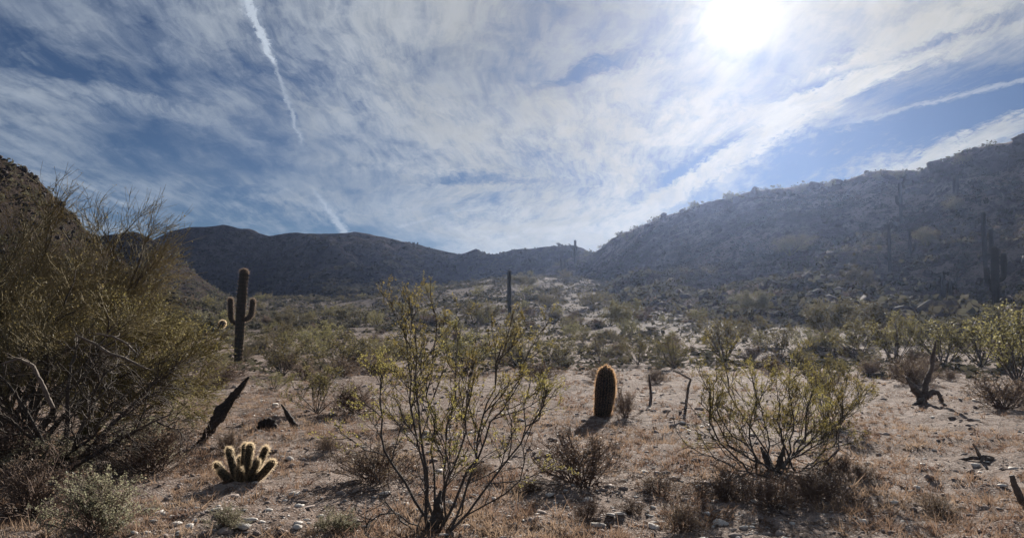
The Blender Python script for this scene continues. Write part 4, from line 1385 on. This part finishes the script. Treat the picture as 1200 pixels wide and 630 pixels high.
def hill_cover():
    rng = np.random.default_rng(88)

    def on_hill(f, k, v0, v1, a0, a1):
        a = a0 + (a1 - a0) * rng.random(k)
        D, F = np.interp(a, f.az, f.t[:, 2]), np.interp(a, f.az, f.t[:, 3])
        rr = F + (D - F) * (v0 + (v1 - v0) * rng.random(k))
        x, y = rr * np.sin(a), rr * np.cos(a)
        return x, y, f(x, y)
    az = lambda p: math.atan((p - CX) / FPX)
    for f, k, p0, p1, s0, nl, v1, nm, lab in (
            (HILL_RIGHT, 3200, 640, 1350, .98, 24, 1.02, 'hillside_scrub', 'low scrub covering the right hill'),
            (HILL_LEFT, 1100, -200, 330, .55, 24, 1.02, 'hillside_scrub', 'low scrub covering the dark left hill'),
            (HILL_MID, 800, 0, 340, .8, 22, 1.02, 'hillside_scrub', 'scrub on the small hill behind the left thicket'),
            (RIDGE_LEFT, 4200, -50, 600, 1.15, 11, .97, 'mountain_scrub', 'scrub speckling the far left mountain ridge'),
            (RIDGE_CENTRE, 2000, 420, 760, 1.0, 11, .97, 'mountain_scrub', 'scrub speckling the far central ridge')):
        parts = []
        for q in range(4):
            V, F = clump(rng, nl, .10 if nl > 20 else .2)
            x, y, z = on_hill(f, k // 4, .02, v1, az(p0), az(p1))
            s = s0 * np.clip(rng.lognormal(0, .5, len(x)), .35, 3.0)
            parts.append(scatter_mesh(V, F, np.stack([x, y, z - .05 * s], -1), s[:, None] * np.array([1.15, 1.15, .95]), rng, .1))
        V, F = join(parts)
        tag(link(nm, mesh(nm, V, F, 'hill_scrub' if nl > 20 else 'far_scrub', False)), lab, None, None, 'stuff')
    parts = []
    for q in range(5):
        V, F = clump(rng, 14, .15)
        x, y, r = spread(1150, 25, 170, -38, 40, rng, .75)
        s = (.38 + r * .004) * np.clip(rng.lognormal(0, .45, len(x)), .4, 2.2)
        parts.append(scatter_mesh(V, F, np.stack([x, y, land(x, y) - .04], -1), s[:, None] * np.array([1.3, 1.3, .85]), rng, .05))
    for q in range(4):
        V, F = clump(rng, 14, .15)
        x, y, r = spread(560, 62, 195, -27, 10, rng, .7)
        s = (.42 + r * .004) * np.clip(rng.lognormal(0, .45, len(x)), .4, 2.2)
        parts.append(scatter_mesh(V, F, np.stack([x, y, land(x, y) - .04], -1), s[:, None] * np.array([1.3, 1.3, .85]), rng, .05))
    V, F = join(parts)
    tag(link('valley_scrub', mesh('valley_scrub', V, F, 'hill_scrub', False)), 'low dull scrub covering the valley floor below the hills', None, None, 'stuff')
    for f, k, p0, p1, s0, lab in ((HILL_RIGHT, 1500, 660, 1500, .34, 'dark broken rock strewn over the right hill'),
                                  (HILL_LEFT, 900, -500, 300, .12, 'dark broken rock strewn over the left hill')):
        parts = []
        for q in range(5):
            V, F = rock(120 + q, 1, .8, .4)
            n = k // 5
            x, y, z = on_hill(f, n, .05, 1.02, az(p0), az(p1))
            s = s0 * np.clip(rng.lognormal(0, .55, n), .3, 2.4)
            parts.append(scatter_mesh(V, F, np.stack([x, y, z + .1 * s], -1), s[:, None] * np.array([1, 1, 1]), rng, .4))
        # crags along the crest
        V, F = rock(131, 2, 1.0, .45)
        x, y, z = on_hill(f, 170, .90, 1.02, az(p0), az(p1))
        s = s0 * 1.7 * np.clip(rng.lognormal(0, .5, 170), .4, 1.9)
        parts.append(scatter_mesh(V, F, np.stack([x, y, z], -1), s[:, None] * np.array([1.1, 1, 1]), rng, .4))
        V, F = join(parts)
        tag(link('hillside_rocks', mesh('hillside_rocks', V, F, 'dark_stone' if f is HILL_RIGHT else 'shaded_stone', False)), lab, None, None, 'stuff')


LANDMARKS = [('the armed saguaro', 280, 400), ('the leaning black stump', 258, 485), ('the lone saguaro column', 597, 350), ('the barrel cactus', 705, 460),
             ('the grey dead tree stump', 1083, 450), ('the many-armed saguaro', 1168, 340), ('the central creosote', 520, 440), ('the right foreground creosote', 905, 470),
             ('the three-stemmed saguaro', 1106, 345), ('the saddle saguaros', 668, 300), ('the left thicket', 150, 420), ('the bent dead stalk', 806, 450)]
ORD = ['nearest', 'second nearest', 'third nearest', 'fourth nearest', 'fifth nearest', 'sixth nearest', 'seventh nearest', 'eighth nearest', 'ninth nearest', 'tenth nearest',
       'eleventh nearest', 'twelfth nearest', 'thirteenth nearest', 'fourteenth nearest', 'fifteenth nearest', 'sixteenth nearest', 'seventeenth nearest', 'eighteenth nearest', 'nineteenth nearest', 'twentieth nearest', 'twenty-first nearest', 'twenty-second nearest',
       'twenty-third nearest', 'twenty-fourth nearest', 'twenty-fifth nearest', 'twenty-sixth nearest']


def pixel(p):
    x, y, z = p[0], p[1], p[2] - CAM_H
    f = y * math.cos(PITCH) + z * math.sin(PITCH); u = -y * math.sin(PITCH) + z * math.cos(PITCH)
    return CX + FPX * x / f, CY - FPX * u / f


def flat_scrub():
    """the many bushes of the valley floor, each a thing of its own"""
    rng = np.random.default_rng(99)
    zones = [(25, 62, -33, -6, 'creosote', 26), (26, 62, -6, 34, 'creosote', 30), (19, 75, -33, -4, 'bursage', 62), (19, 75, -4, 34, 'bursage', 80), (24, 70, -30, 32, 'sage', 40),
             (60, 180, -22, 8, 'creosote', 64)]
    made = []
    for r0, r1, a0, a1, kind, cnt in zones:
        done = tries = 0
        while done < cnt and tries < cnt * 12:
            tries += 1
            r = r0 + (r1 - r0) * rng.random() ** 1.1; a = R(a0 + (a1 - a0) * rng.random())
            x, y = r * math.sin(a), r * math.cos(a)
            if any((x - p) ** 2 + (y - q) ** 2 < (w + .5) ** 2 for p, q, w in TAKEN):
                continue
            s = (.35 + .65 * rng.random() ** 1.5) * (1.0 if kind == 'creosote' else 1.35)
            if r > 60:
                s *= 1.25
            b = np.array([x, y, float(land(x, y))])
            o = place(NAME[kind], PROTO[kind][len(made) % len(PROTO[kind])], b, None, 'bush', None, rng.random() * 6.28, (s * 1.25, s * 1.25, s))
            TAKEN.append((x, y, .5 * s))
            made.append((o, kind, r, pixel(b)))
            done += 1
    sets = {}
    for o, kind, r, (px, py) in made:
        lm = min(LANDMARKS, key=lambda l: (l[1] - px) ** 2 + (1.5 * (l[2] - py)) ** 2)
        side = ('left' if px < lm[1] else 'right')
        look = {'creosote': 'olive creosote bush', 'bursage': 'dull grey-brown bursage', 'sage': 'pale grey-green brittlebush'}[kind]
        if r > 60:
            look = 'small distant bush'
        sets.setdefault((look, side, lm[0]), []).append(((lm[1] - px) ** 2 + (lm[2] - py) ** 2, id(o), o))
    for (look, side, lm), lst in sets.items():
        lst.sort(key=lambda q: q[:2])
        for i, (_, _, o) in enumerate(lst):
            o['label'] = look + ' on the flat, ' + ORD[min(i, len(ORD) - 1)] + ' ' + side + ' of ' + lm
            o['group'] = {'o': 'olive creosote bushes scattered over the flat', 'd': 'grey-brown bursage scattered over the flat', 's': 'small distant bushes below the far ridge', 'p': 'pale brittlebush scattered over the flat'}[look[0]]


protos()
foreground()
barrel_cactus()
cholla_clump()
dead_wood()
saguaros()
midground()
flat_scrub()
stones()
hill_cover()
ground_cover()


# ------------------------------------------------------------------ haze added to imitate lens glare
def build_haze():
    x0, x1, y0, y1, z0, z1 = -620, 620, -410, 520, -6, 34.5
    v = [(x, y, z) for x in (x0, x1) for y in (y0, y1) for z in (z0, z1)]
    f = [(0, 1, 3, 2), (4, 6, 7, 5), (0, 4, 5, 1), (2, 3, 7, 6), (0, 2, 6, 4), (1, 5, 7, 3)]
    m, N = newmat('glare_haze')
    pv = N.n('ShaderNodeVolumePrincipled')  # even volume standing in for the veil that glare lays towards the sun
    pv.inputs['Color'].default_value = (0.46, 0.60, 0.97, 1)
    pv.inputs['Density'].default_value = HAZE_DENSITY
    pv.inputs['Anisotropy'].default_value = HAZE_G
    o = N.n('ShaderNodeOutputMaterial')
    N.l(pv.outputs[0], o.inputs['Volume'])
    ob = link('haze', mesh('haze', v, np.array(f), 'glare_haze', smooth=False))
    tag(ob, 'thin bluish haze added to mimic lens glare towards the sun', None, None, 'stuff')


HAZE_DENSITY = 0.00020
HAZE_G = 0.80
build_haze()
